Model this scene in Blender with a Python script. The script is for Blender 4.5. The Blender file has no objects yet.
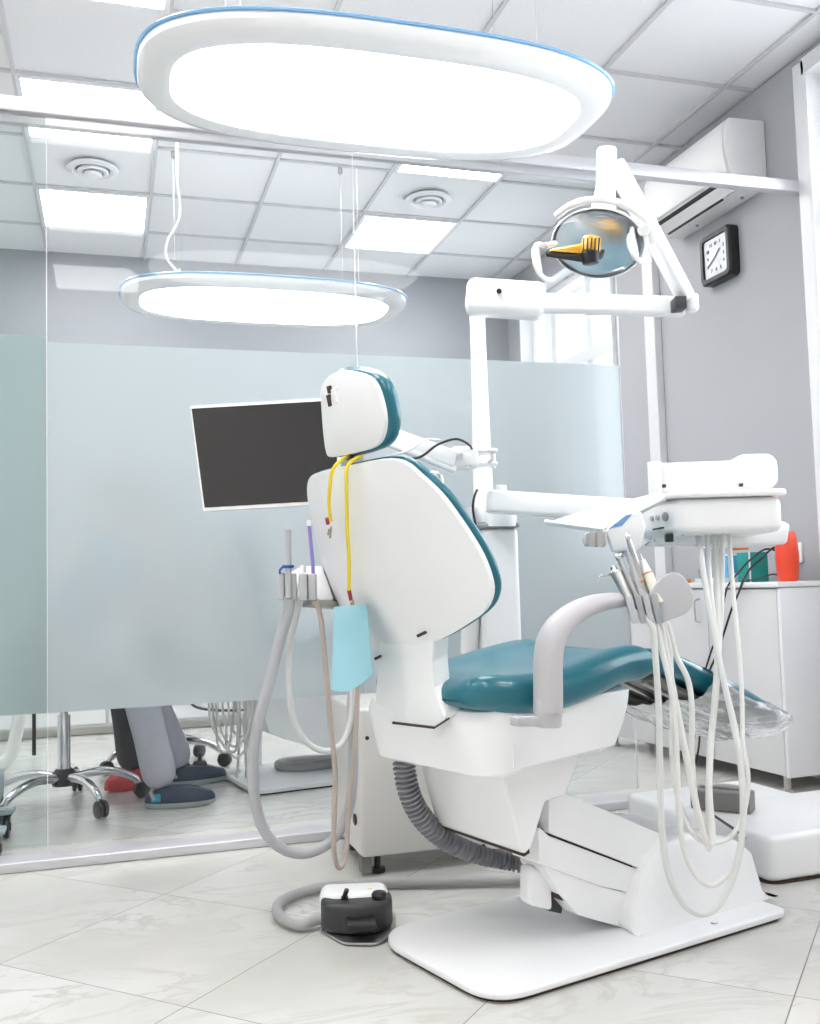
import bpy, bmesh, math, random
from mathutils import Vector as Vec, Matrix
random.seed(4)
sc = bpy.context.scene
COL = sc.collection
rad = math.radians

# ------------------------------------------------------------------ camera
F, CX, CY, H = 989.0, 410.0, 512.0, 0.85
ROT = Matrix(((0.95678125, 0.00646475, -0.29073673),
              (-0.28945274, -0.07525771, -0.95422921),
              (-0.02804903, 0.99714316, -0.07013393)))
EYE = Vec((0, 0, H))
cam_d = bpy.data.cameras.new('camera')
cam = bpy.data.objects.new('camera', cam_d)
COL.objects.link(cam)
cam_d.sensor_fit = 'VERTICAL'
cam_d.sensor_height = 24.0
cam_d.lens = 24.0 * F / 1024.0
cam_d.clip_start = 0.05
M4 = ROT.normalized().to_4x4()
M4.translation = EYE
cam.matrix_world = M4
sc.camera = cam


def ray(x, y):
    return ROT @ Vec((x - CX, -(y - CY), -F))


def at(x, y, X=None, Y=None, Z=None):
    r = ray(x, y)
    t = X / r.x if X is not None else (Y / r.y if Y is not None else (Z - H) / r.z)
    return EYE + r * t


def pd(x, y, d):
    return EYE + ray(x, y) * (d / F)


def pl(x, y, p, n):
    r = ray(x, y)
    return EYE + r * ((p - EYE).dot(n) / r.dot(n))


# chair axes
CA = rad(15.7)
U = Vec((math.cos(CA), math.sin(CA), 0))
V = Vec((-math.sin(CA), math.cos(CA), 0))
ZZ = Vec((0, 0, 1))
VC = 1.884


def W(u, v, z):
    return U * u + V * v + ZZ * z


def pv(x, y, v):
    return pl(x, y, V * v, V)


# ------------------------------------------------------------------ materials
def mat(name, col, rough=0.5, metal=0.0, spec=0.5, coat=0.0, bump=0.0, bscale=60.0, var=0.0, vscale=4.0, emit=None, es=0.0,
        trans=0.0, alpha=1.0):
    m = bpy.data.materials.new(name)
    m.use_nodes = True
    nt = m.node_tree
    b = nt.nodes['Principled BSDF']
    b.inputs['Base Color'].default_value = (*col, 1)
    b.inputs['Roughness'].default_value = rough
    b.inputs['Metallic'].default_value = metal
    b.inputs['Specular IOR Level'].default_value = spec
    b.inputs['Coat Weight'].default_value = coat
    b.inputs['Transmission Weight'].default_value = trans
    b.inputs['Alpha'].default_value = alpha
    if emit:
        b.inputs['Emission Color'].default_value = (*emit, 1)
        b.inputs['Emission Strength'].default_value = es
    tc = nt.nodes.new('ShaderNodeTexCoord')
    if var:
        n = nt.nodes.new('ShaderNodeTexNoise')
        n.inputs['Scale'].default_value = vscale
        n.inputs['Detail'].default_value = 4
        nt.links.new(tc.outputs['Object'], n.inputs['Vector'])
        r = nt.nodes.new('ShaderNodeValToRGB')
        r.color_ramp.elements[0].position = 0.3
        r.color_ramp.elements[1].position = 0.7
        r.color_ramp.elements[0].color = (*[c * (1 - var) for c in col], 1)
        r.color_ramp.elements[1].color = (*[min(1, c * (1 + var)) for c in col], 1)
        nt.links.new(n.outputs['Fac'], r.inputs['Fac'])
        nt.links.new(r.outputs['Color'], b.inputs['Base Color'])
    if bump:
        n = nt.nodes.new('ShaderNodeTexNoise')
        n.inputs['Scale'].default_value = bscale
        nt.links.new(tc.outputs['Object'], n.inputs['Vector'])
        bp = nt.nodes.new('ShaderNodeBump')
        bp.inputs['Strength'].default_value = bump
        bp.inputs['Distance'].default_value = 0.002
        nt.links.new(n.outputs['Fac'], bp.inputs['Height'])
        nt.links.new(bp.outputs['Normal'], b.inputs['Normal'])
    return m


MT = {}
MT['white'] = mat('white_plastic', (.89, .89, .90), .3, coat=.3, var=.015)
MT['shell'] = mat('shell_plastic', (.86, .86, .87), .42, var=.015)
MT['metalwhite'] = mat('white_enamel', (.90, .90, .91), .25, coat=.4, var=.01)
MT['grey'] = mat('light_grey_plastic', (.50, .50, .52), .45, var=.03)
MT['slotgrey'] = mat('slot_grey', (.36, .38, .40), .4, var=.03)
MT['trayshade'] = mat('tray_shade_grey', (.55, .56, .57), .35, var=.02)  # grey stands for the shade on the tray's underside
MT['armgrey'] = mat('armrest_grey', (.52, .50, .52), .35, var=.02)
MT['midgrey'] = mat('mid_grey_plastic', (.30, .31, .32), .45, var=.04)
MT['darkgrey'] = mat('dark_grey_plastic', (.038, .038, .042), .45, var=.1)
MT['black'] = mat('black_plastic', (.015, .014, .014), .35, var=.1)
MT['rubber'] = mat('brown_rubber', (.05, .025, .02), .7, var=.1)
MT['teal'] = mat('teal_vinyl', (.005, .135, .185), .28, coat=.25, bump=.05, bscale=300, var=.04, vscale=8)
MT['chrome'] = mat('chrome', (.72, .72, .74), .12, 1.0, var=.02)
MT['steel'] = mat('brushed_steel', (.55, .54, .53), .3, 1.0, var=.06, vscale=30)
MT['hose'] = mat('pale_hose', (.70, .71, .70), .45, var=.03)
MT['hosewhite'] = mat('white_hose', (.80, .79, .77), .45, var=.03)
MT['hosebeige'] = mat('beige_hose', (.52, .44, .39), .5, var=.03)
MT['hosegrey'] = mat('grey_hose', (.48, .48, .51), .45, var=.03)
MT['flexgrey'] = mat('corrugated_grey', (.24, .24, .26), .5, var=.03)
MT['floorhose'] = mat('floor_hose_grey', (.40, .40, .40), .5, var=.03)
MT['box'] = mat('warm_white_enamel', (.70, .68, .65), .35, coat=.2, var=.02)
MT['cabinet'] = mat('cabinet_laminate', (.66, .66, .67), .35, bump=.03, bscale=40, var=.015)
MT['cabedge'] = mat('cabinet_edge', (.80, .80, .82), .3, var=.01)
MT['yellow'] = mat('yellow_cord', (.90, .70, .02), .45, bump=.3, bscale=400, var=.04)
MT['red'] = mat('red_plastic', (.80, .06, .02), .35, coat=.2, var=.04)
MT['darkred'] = mat('dark_red_rubber', (.35, .03, .05), .5, var=.05)
MT['brass'] = mat('pale_brass', (.45, .38, .28), .35, .8, var=.05)
MT['paper'] = mat('blue_paper', (.30, .55, .63), .8, bump=.25, bscale=250, var=.03, vscale=10)
MT['orange'] = mat('orange_plastic', (.75, .20, .03), .4, var=.05)
MT['amber'] = mat('amber_plastic', (.85, .45, .03), .25, var=.1, coat=.4)
MT['ivory'] = mat('ivory_plastic', (.80, .77, .65), .4, var=.03)
MT['violet'] = mat('violet_plastic', (.30, .22, .62), .4, var=.03)
MT['blue'] = mat('blue_rubber', (.03, .08, .35), .4, var=.04)
MT['green'] = mat('green_box', (.01, .28, .26), .4, var=.04)
MT['ltblue'] = mat('light_blue_box', (.10, .45, .70), .4, var=.04)
MT['bluescreen'] = mat('blue_label', (.22, .38, .72), .3, var=.3, vscale=60)
MT['skin'] = mat('skin', (.62, .38, .28), .5, var=.05)
MT['trouser'] = mat('grey_trousers', (.48, .48, .55), .85, bump=.3, bscale=120, var=.05)
MT['darktrouser'] = mat('dark_trousers', (.05, .05, .06), .85, bump=.3, bscale=120, var=.05)
MT['scrubs'] = mat('blue_scrubs', (.15, .42, .70), .85, bump=.2, bscale=100, var=.05)
MT['navy'] = mat('navy_clog', (.03, .045, .085), .5, var=.1, vscale=30)
MT['clogsole'] = mat('clog_sole', (.32, .36, .36), .5, var=.05)
MT['redshoe'] = mat('red_shoe', (.60, .05, .05), .5, var=.05)
MT['cyan'] = mat('cyan_patch', (.02, .35, .50), .5, var=.05)
MT['hair'] = mat('brown_hair', (.06, .03, .02), .6, var=.2, vscale=40)
MT['cart'] = mat('cart_grey_blue', (.36, .42, .46), .4, var=.03)
MT['screen'] = mat('dark_screen', (.016, .013, .013), .22, spec=.5, coat=.3, var=.05)
MT['wall'] = mat('grey_wall_paint', (.44, .445, .47), .85, bump=.08, bscale=200, var=.01)
MT['frontwall'] = mat('front_wall_paint', (.80, .80, .79), .85, bump=.08, bscale=200, var=.01)
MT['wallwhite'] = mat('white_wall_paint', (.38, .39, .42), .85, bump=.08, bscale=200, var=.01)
MT['pvc'] = mat('white_window_frame', (.84, .84, .86), .35, var=.01)
MT['rail'] = mat('aluminium_rail', (.62, .61, .64), .35, .35, var=.02)
MT['tile'] = mat('ceiling_tile', (.84, .84, .85), .9, bump=.25, bscale=350, var=.02, vscale=90)
MT['tbar'] = mat('ceiling_grid', (.62, .62, .64), .5, var=.02)
MT['acwhite'] = mat('air_conditioner_white', (.82, .81, .81), .4, var=.01)
MT['clockface'] = mat('clock_face', (.72, .74, .78), .3, var=.1, vscale=20)
MT['duct'] = mat('white_duct', (.74, .74, .76), .5, var=.01)
MT['greybox'] = mat('warm_grey_plastic', (.20, .19, .18), .4, var=.05)


def emis(name, col, s):
    m = bpy.data.materials.new(name)
    m.use_nodes = True
    nt = m.node_tree
    nt.nodes.remove(nt.nodes['Principled BSDF'])
    e = nt.nodes.new('ShaderNodeEmission')
    e.inputs['Color'].default_value = (*col, 1)
    e.inputs['Strength'].default_value = s
    n = nt.nodes.new('ShaderNodeTexNoise')
    n.inputs['Scale'].default_value = 3
    mx = nt.nodes.new('ShaderNodeMapRange')
    mx.inputs['To Min'].default_value = s * .95
    mx.inputs['To Max'].default_value = s * 1.05
    nt.links.new(n.outputs['Fac'], mx.inputs['Value'])
    nt.links.new(mx.outputs['Result'], e.inputs['Strength'])
    nt.links.new(e.outputs['Emission'], nt.nodes['Material Output'].inputs['Surface'])
    return m


MT['panel_on'] = emis('lit_panel', (1, .985, .96), 11.0)
MT['pendant_on'] = emis('lit_diffuser', (.98, .99, 1), 7.5)
MT['lampglow'] = emis('lit_dental_lamp', (1, .97, .9), 2.0)


def clear_glass(name, tint, refl=1.0, rough=0.0):
    m = bpy.data.materials.new(name)
    m.use_nodes = True
    nt = m.node_tree
    nt.nodes.remove(nt.nodes['Principled BSDF'])
    t = nt.nodes.new('ShaderNodeBsdfTransparent')
    t.inputs['Color'].default_value = (*tint, 1)
    g = nt.nodes.new('ShaderNodeBsdfGlossy')
    g.inputs['Roughness'].default_value = rough
    fr = nt.nodes.new('ShaderNodeFresnel')
    fr.inputs['IOR'].default_value = 1.5
    mul = nt.nodes.new('ShaderNodeMath')
    mul.operation = 'MULTIPLY'
    mul.inputs[1].default_value = refl
    mx = nt.nodes.new('ShaderNodeMixShader')
    nt.links.new(fr.outputs['Fac'], mul.inputs[0])
    nt.links.new(mul.outputs[0], mx.inputs['Fac'])
    nt.links.new(t.outputs[0], mx.inputs[1])
    nt.links.new(g.outputs[0], mx.inputs[2])
    nt.links.new(mx.outputs[0], nt.nodes['Material Output'].inputs['Surface'])
    return m


MT['glass'] = clear_glass('clear_glass', (.965, .98, .98), .35)
MT['glassgreen'] = clear_glass('greenish_glass', (.92, .955, .95), .35)
MT['winglass'] = clear_glass('window_glass', (.97, .98, .99), .6)
MT['lampglass'] = clear_glass('lamp_shield', (.985, .99, 1), 1.0)
MT['plastic_sleeve'] = None
MT['plastic_film'] = clear_glass('clear_plastic_film', (.90, .92, .94), 6.0, .16)


def sleeve_mat():
    m = clear_glass('crinkled_plastic', (.92, .94, .95), 5.0, .15)
    nt = m.node_tree
    out = nt.nodes['Material Output']
    src = out.inputs['Surface'].links[0].from_socket
    d = nt.nodes.new('ShaderNodeBsdfDiffuse')
    d.inputs['Color'].default_value = (.85, .87, .90, 1)
    tc = nt.nodes.new('ShaderNodeTexCoord')
    mp = nt.nodes.new('ShaderNodeMapping')
    mp.inputs['Scale'].default_value = (5, 30, 30)
    mp.inputs['Rotation'].default_value = (0, .3, .6)
    n = nt.nodes.new('ShaderNodeTexNoise')
    n.inputs['Scale'].default_value = 1.2
    n.inputs['Detail'].default_value = 3
    r = nt.nodes.new('ShaderNodeValToRGB')
    r.color_ramp.elements[0].position = .48
    r.color_ramp.elements[0].color = (.12, .12, .12, 1)
    r.color_ramp.elements[1].position = .66
    r.color_ramp.elements[1].color = (.75, .75, .75, 1)
    mx = nt.nodes.new('ShaderNodeMixShader')
    L = nt.links.new
    L(tc.outputs['Object'], mp.inputs[0])
    L(mp.outputs[0], n.inputs['Vector'])
    L(n.outputs['Fac'], r.inputs['Fac'])
    L(r.outputs['Color'], mx.inputs['Fac'])
    L(src, mx.inputs[1])
    L(d.outputs[0], mx.inputs[2])
    L(mx.outputs[0], out.inputs['Surface'])
    return m


MT['plastic_sleeve'] = sleeve_mat()


def film_mat(name, col):
    m = bpy.data.materials.new(name)
    m.use_nodes = True
    nt = m.node_tree
    nt.nodes.remove(nt.nodes['Principled BSDF'])
    out = nt.nodes['Material Output']
    d = nt.nodes.new('ShaderNodeBsdfDiffuse')
    d.inputs['Color'].default_value = (*col, 1)
    tl = nt.nodes.new('ShaderNodeBsdfTranslucent')
    tl.inputs['Color'].default_value = (*col, 1)
    rf = nt.nodes.new('ShaderNodeBsdfRefraction')
    rf.inputs['Roughness'].default_value = .5
    rf.inputs['IOR'].default_value = 1.25
    rf.inputs['Color'].default_value = (*col, 1)
    g = nt.nodes.new('ShaderNodeBsdfGlossy')
    g.inputs['Roughness'].default_value = .12
    n = nt.nodes.new('ShaderNodeTexNoise')
    n.inputs['Scale'].default_value = 2
    a = nt.nodes.new('ShaderNodeMixShader')
    a.inputs['Fac'].default_value = .30
    nt.links.new(d.outputs[0], a.inputs[1])
    nt.links.new(tl.outputs[0], a.inputs[2])
    b = nt.nodes.new('ShaderNodeMixShader')
    mr = nt.nodes.new('ShaderNodeMapRange')
    mr.inputs['To Min'].default_value = .20
    mr.inputs['To Max'].default_value = .24
    nt.links.new(n.outputs['Fac'], mr.inputs['Value'])
    nt.links.new(mr.outputs['Result'], b.inputs['Fac'])
    nt.links.new(a.outputs[0], b.inputs[1])
    nt.links.new(rf.outputs[0], b.inputs[2])
    c = nt.nodes.new('ShaderNodeMixShader')
    c.inputs['Fac'].default_value = .05
    nt.links.new(b.outputs[0], c.inputs[1])
    nt.links.new(g.outputs[0], c.inputs[2])
    nt.links.new(c.outputs[0], out.inputs['Surface'])
    return m


MT['film'] = film_mat('frosted_film', (.67, .71, .735))
MT['filmgreen'] = film_mat('green_frosted_film', (.53, .59, .60))


def floor_mat():
    m = mat('marble_floor', (.66, .655, .63), .22, coat=.1)
    nt = m.node_tree
    b = nt.nodes['Principled BSDF']
    N = nt.nodes.new
    L = nt.links.new
    tc = N('ShaderNodeTexCoord')
    sp = N('ShaderNodeSeparateXYZ')
    L(tc.outputs['Object'], sp.inputs[0])

    def mth(op, a, bb=None, cc=None):
        n = N('ShaderNodeMath')
        n.operation = op
        for i, x in enumerate((a, bb, cc)):
            if x is None:
                continue
            if isinstance(x, (int, float)):
                n.inputs[i].default_value = x
            else:
                L(x, n.inputs[i])
        return n.outputs[0]
    D = .778
    s = mth('ADD', sp.outputs['X'], sp.outputs['Y'])
    d = mth('SUBTRACT', sp.outputs['Y'], sp.outputs['X'])
    a1 = mth('DIVIDE', mth('SUBTRACT', s, 2.27), D)
    a2 = mth('DIVIDE', mth('SUBTRACT', d, 1.99), D)
    f1 = mth('ABSOLUTE', mth('SUBTRACT', mth('FRACT', mth('ADD', a1, .5)), .5))
    f2 = mth('ABSOLUTE', mth('SUBTRACT', mth('FRACT', mth('ADD', a2, .5)), .5))
    g = mth('LESS_THAN', mth('MINIMUM', f1, f2), .0024)
    # per-tile offset of the veins
    t1 = mth('FLOOR', a1)
    t2 = mth('FLOOR', a2)
    comb = N('ShaderNodeCombineXYZ')
    L(mth('MULTIPLY', t1, 3.7), comb.inputs[0])
    L(mth('MULTIPLY', t2, 5.3), comb.inputs[1])
    add = N('ShaderNodeVectorMath')
    add.operation = 'ADD'
    L(tc.outputs['Object'], add.inputs[0])
    L(comb.outputs[0], add.inputs[1])
    mp = N('ShaderNodeMapping')
    mp.inputs['Scale'].default_value = (1.0, 2.6, 1)
    mp.inputs['Rotation'].default_value = (0, 0, .5)
    L(add.outputs[0], mp.inputs[0])
    n1 = N('ShaderNodeTexNoise')
    n1.inputs['Scale'].default_value = 2.4
    n1.inputs['Detail'].default_value = 8
    n1.inputs['Roughness'].default_value = .62
    n1.inputs['Distortion'].default_value = .8
    L(mp.outputs[0], n1.inputs['Vector'])
    vein = mth('SUBTRACT', 1.0, mth('MINIMUM', mth('MULTIPLY', mth('ABSOLUTE', mth('SUBTRACT', n1.outputs['Fac'], .5)), 26.0), 1.0))
    n2 = N('ShaderNodeTexNoise')
    n2.inputs['Scale'].default_value = 1.7
    n2.inputs['Detail'].default_value = 5
    L(add.outputs[0], n2.inputs['Vector'])
    vmask = mth('MULTIPLY', vein, mth('MULTIPLY', mth('MAXIMUM', mth('SUBTRACT', n2.outputs['Fac'], .40), 0.0), 2.4))
    r = N('ShaderNodeValToRGB')
    r.color_ramp.elements[0].position = .3
    r.color_ramp.elements[1].position = .7
    r.color_ramp.elements[0].color = (.56, .55, .51, 1)
    r.color_ramp.elements[1].color = (.72, .715, .70, 1)
    L(n2.outputs['Fac'], r.inputs['Fac'])
    mx = N('ShaderNodeMix')
    mx.data_type = 'RGBA'
    L(vmask, mx.inputs[0])
    L(r.outputs['Color'], mx.inputs[6])
    mx.inputs[7].default_value = (.38, .345, .29, 1)
    mx2 = N('ShaderNodeMix')
    mx2.data_type = 'RGBA'
    L(g, mx2.inputs[0])
    L(mx.outputs[2], mx2.inputs[6])
    mx2.inputs[7].default_value = (.22, .19, .17, 1)
    L(mx2.outputs[2], b.inputs['Base Color'])
    L(mth('ADD', mth('MULTIPLY', g, .4), .22), b.inputs['Roughness'])
    return m


MT['floor'] = floor_mat()


# ------------------------------------------------------------------ mesh helpers
def joinbm(*bms):
    a = bms[0]
    for b in bms[1:]:
        me = bpy.data.meshes.new('tmp')
        b.to_mesh(me)
        a.from_mesh(me)
        b.free()
        bpy.data.meshes.remove(me)
    return a


def bevel(bm, w, seg=3, ang=25):
    if w <= 0:
        return bm
    bm.normal_update()
    es = [e for e in bm.edges if len(e.link_faces) == 2 and e.calc_face_angle(0) > rad(ang)]
    bmesh.ops.bevel(bm, geom=es, offset=w, offset_type='OFFSET', segments=seg, profile=.5, affect='EDGES', clamp_overlap=True)
    return bm


def box(c, s, bev=0.0, seg=3, rot=None, rz=0.0):
    bm = bmesh.new()
    bmesh.ops.create_cube(bm, size=1)
    bmesh.ops.scale(bm, vec=s, verts=bm.verts)
    bevel(bm, bev, seg)
    R = rot if rot is not None else Matrix.Rotation(rz, 3, 'Z')
    for v in bm.verts:
        v.co = R @ v.co + Vec(c)
    return bm


def frame(x, y, z):
    return Matrix((x, y, z)).transposed()


def beam(p, q, w, h, bev=0.0, seg=3, up=ZZ, ext=0.0):
    """box from p to q; w sideways, h along up"""
    p, q = Vec(p), Vec(q)
    d = (q - p).normalized()
    s = d.cross(up).normalized()
    n = s.cross(d)
    return box((p + q) / 2, ((q - p).length + ext * 2, w, h), bev, seg, frame(d, -s, n))


def fillet(pts, r, n=5):
    """round the corners of a closed planar polygon (3D points); r number or list"""
    out = []
    N = len(pts)
    for i, p in enumerate(pts):
        rr = r[i] if isinstance(r, (list, tuple)) else r
        a, b = pts[i - 1], pts[(i + 1) % N]
        da, db = (a - p), (b - p)
        la, lb = da.length, db.length
        if rr <= 0 or la < 1e-5 or lb < 1e-6:
            out.append(p)
            continue
        da.normalize()
        db.normalize()
        ang = da.angle(db)
        if ang > rad(172) or ang < rad(2):
            out.append(p)
            continue
        t = min(rr / math.tan(ang / 2), la * .48, lb * .48)
        s, e = p + da * t, p + db * t
        for k in range(n + 1):
            f = k / n
            out.append(s * (1 - f) ** 2 + p * 2 * f * (1 - f) + e * f * f)
    return out


def crom(pts, n=6, closed=False):
    out = []
    N = len(pts)
    rng = range(N) if closed else range(N - 1)
    for i in rng:
        if closed:
            p0, p1, p2, p3 = pts[i - 1], pts[i], pts[(i + 1) % N], pts[(i + 2) % N]
        else:
            p0, p1, p2, p3 = pts[max(i - 1, 0)], pts[i], pts[i + 1], pts[min(i + 2, N - 1)]
        for k in range(n):
            t = k / n
            out.append(.5 * ((2 * p1) + (p2 - p0) * t + (2 * p0 - 5 * p1 + 4 * p2 - p3) * t * t + (3 * p1 - p0 - 3 * p2 + p3) * t ** 3))
    if not closed:
        out.append(pts[-1].copy())
    return out


def prism(pts, vec, bev=0.0, seg=3, ang=25):
    bm = bmesh.new()
    vs = [bm.verts.new(p) for p in pts]
    f = bm.faces.new(vs)
    r = bmesh.ops.extrude_face_region(bm, geom=[f])
    bmesh.ops.translate(bm, vec=vec, verts=[g for g in r['geom'] if isinstance(g, bmesh.types.BMVert)])
    bmesh.ops.recalc_face_normals(bm, faces=bm.faces)
    if bev:
        bm.normal_update()
        # bevel only rims of the two caps
        es = [e for e in bm.edges if len(e.link_faces) == 2 and e.calc_face_angle(0) > rad(ang)]
        bmesh.ops.bevel(bm, geom=es, offset=bev, offset_type='OFFSET', segments=seg, profile=.5, affect='EDGES', clamp_overlap=True)
    return bm


def rings(ringlist, cap=True, closed=False):
    bm = bmesh.new()
    rv = [[bm.verts.new(p) for p in r] for r in ringlist]
    n = len(rv[0])
    K = len(rv)
    for i in range(K - 1 + (1 if closed else 0)):
        a, b = rv[i], rv[(i + 1) % K]
        for j in range(n):
            bm.faces.new((a[j], a[(j + 1) % n], b[(j + 1) % n], b[j]))
    if cap and not closed:
        bm.faces.new(rv[0][::-1])
        bm.faces.new(rv[-1])
    bmesh.ops.recalc_face_normals(bm, faces=bm.faces)
    return bm


def tube(pts, r, n=10, sm=6, closed=False, flat=None):
    """smooth tube through pts; r number, or list per control point, or function of t; flat=(vector, factor)"""
    P = [Vec(p) for p in pts]
    C = crom(P, sm, closed) if sm > 1 else P
    K = len(C)
    if isinstance(r, (list, tuple)):
        rr = []
        for i in range(K):
            t = i / max(1, K - 1) * (len(r) - 1)
            a = int(min(t, len(r) - 2))
            rr.append(r[a] + (r[a + 1] - r[a]) * (t - a))
    elif callable(r):
        rr = [r(i / (K - 1)) for i in range(K)]
    else:
        rr = [r] * K
    T = [((C[(i + 1) % K] if closed or i < K - 1 else C[i]) - (C[i - 1] if closed or i > 0 else C[i])).normalized() for i in range(K)]
    ref = ZZ if abs(T[0].z) < .9 else Vec((1, 0, 0))
    s = T[0].cross(ref).normalized()
    R = []
    for i in range(K):
        s = (s - T[i] * s.dot(T[i])).normalized()
        b = T[i].cross(s)
        ring = []
        for j in range(n):
            a = 2 * math.pi * j / n
            o = (s * math.cos(a) + b * math.sin(a)) * rr[i]
            if flat:
                fv, ff = flat
                o = o + fv * (o.dot(fv) * (ff - 1))
            ring.append(C[i] + o)
        R.append(ring)
    return rings(R, True, closed)


def cyl(p, q, r, r2=None, n=20, bev=0.0, seg=2):
    p, q = Vec(p), Vec(q)
    d = (q - p).normalized()
    ref = ZZ if abs(d.z) < .9 else Vec((1, 0, 0))
    s = d.cross(ref).normalized()
    b = d.cross(s)
    r2 = r if r2 is None else r2
    bm = rings([[p + (s * math.cos(2 * math.pi * j / n) + b * math.sin(2 * math.pi * j / n)) * r for j in range(n)],
                [q + (s * math.cos(2 * math.pi * j / n) + b * math.sin(2 * math.pi * j / n)) * r2 for j in range(n)]])
    return bevel(bm, bev, seg, 40)


def lathe(prof, c, axis=ZZ, n=32, cap=True):
    """prof: (radius, height) list along axis from c"""
    d = Vec(axis).normalized()
    ref = ZZ if abs(d.z) < .9 else Vec((1, 0, 0))
    s = d.cross(ref).normalized()
    b = d.cross(s)
    c = Vec(c)
    return rings([[c + d * h + (s * math.cos(2 * math.pi * j / n) + b * math.sin(2 * math.pi * j / n)) * max(r, .0004) for j in range(n)]
                  for r, h in prof], cap)


def vpr(px, v, width, bev=.006, r=.0, seg=3, n=5):
    """profile in the chair's side plane, given depth across the chair"""
    P = [pv(x, y, v) for x, y in px]
    if r:
        P = fillet(P, r, n)
    return prism(P, V * width, bev, seg)


def smooth(me, ang=35):
    for p in me.polygons:
        p.use_smooth = True
    bm = bmesh.new()
    bm.from_mesh(me)
    for e in bm.edges:
        e.smooth = not (len(e.link_faces) == 2 and e.calc_face_angle(0) > rad(ang))
    bm.to_mesh(me)
    bm.free()


def wloc(o):
    p = Vec((0, 0, 0))
    while o is not None:
        p += o.location
        o = o.parent
    return p


def obj(name, bm, m, parent=None, base=None, ang=35, label=None):
    """one mesh object; bm is in world coordinates"""
    me = bpy.data.meshes.new(name)
    bb = [v.co for v in bm.verts]
    lo = Vec([min(c[i] for c in bb) for i in range(3)])
    hi = Vec([max(c[i] for c in bb) for i in range(3)])
    if base is None:
        base = Vec(((lo.x + hi.x) / 2, (lo.y + hi.y) / 2, lo.z))
    base = Vec(base)
    for v in bm.verts:
        v.co -= base
    bm.to_mesh(me)
    bm.free()
    smooth(me, ang)
    ms = m if isinstance(m, (list, tuple)) else [m]
    for x in ms:
        me.materials.append(MT[x] if isinstance(x, str) else x)
    o = bpy.data.objects.new(name, me)
    COL.objects.link(o)
    if parent is not None:
        o.parent = parent
        o.location = base - wloc(parent)
    else:
        o.location = base
    if label:
        o['label'] = label
    return o


def tag(o, label, cat, group=None):
    o['label'] = label
    o['category'] = cat
    if group:
        o['group'] = group
    return o


def thing(name, loc, label, cat, group=None):
    o = bpy.data.objects.new(name, None)
    o.empty_display_size = .1
    COL.objects.link(o)
    o.location = loc
    return tag(o, label, cat, group)


def struct(name, bm, m, parent=None, base=None):
    o = obj(name, bm, m, parent, base)
    if parent is None:
        o['kind'] = 'structure'
    return o


def copy_tree(o, parent=None):
    c = o.copy()
    COL.objects.link(c)
    c.parent = parent
    for ch in list(o.children):
        copy_tree(ch, c)
    return c


def quad(p0, p1, p2, p3, t, bev=0.0):
    """slab from 4 points, thickness vector t"""
    return prism([Vec(p0), Vec(p1), Vec(p2), Vec(p3)], Vec(t), bev)


# ================================================================== SETTING
XR, XL, YB, YF, ZC = 2.78, -1.9, 6.55, -1.6, 3.0
YP = 3.384          # glass partition
struct('floor', box(((XL + XR) / 2, (YB + YF) / 2, -.05), (XR - XL + .4, YB - YF + .4, .1)), 'floor', base=(0, 0, 0))
struct('ceiling', box(((XL + XR) / 2, (YB + YF) / 2, ZC + .06), (XR - XL + .4, YB - YF + .4, .1)), 'tile')
g = bmesh.new()
xs = [-.37 + .6 * k for k in range(-2, 6)]
ys = [4.25 + .6 * k for k in range(-9, 4)]
for x in xs:
    g = joinbm(g, box((x, (YB + YF) / 2, ZC + .004), (.018, YB - YF, .012)))
for y in ys:
    g = joinbm(g, box(((XL + XR) / 2, y, ZC + .005), (XR - XL, .018, .012)))
struct('trim_1', g, 'tbar')
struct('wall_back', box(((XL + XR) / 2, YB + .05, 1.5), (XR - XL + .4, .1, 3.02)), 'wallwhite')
struct('wall_left', box((XL - .05, (YB + YF) / 2, 1.5), (.1, YB - YF, 3.02)), 'frontwall')
struct('wall_front', box(((XL + XR) / 2, YF - .05, 1.5), (XR - XL + .4, .1, 3.02)), 'frontwall')
# right wall with two window openings
W1 = (4.99, 6.30, .85, 2.80)
W2 = (.95, 3.30, 1.0, 2.915)
g = bmesh.new()


def wy(y0, y1, z0, z1):
    return box((XR + .15, (y0 + y1) / 2, (z0 + z1) / 2), (.30, y1 - y0, z1 - z0))


for (y0, y1, z0, z1) in [(YF, W2[0], 0, 3.0), (W2[1], W1[0], 0, 3.0), (W1[1], YB, 0, 3.0), (W2[0], W2[1], 0, W2[2]), (W2[0], W2[1], W2[3], 3.0),
                         (W1[0], W1[1], 0, W1[2]), (W1[0], W1[1], W1[3], 3.0)]:
    g = joinbm(g, wy(y0, y1, z0, z1))
struct('wall_right', g, 'wall')


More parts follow.
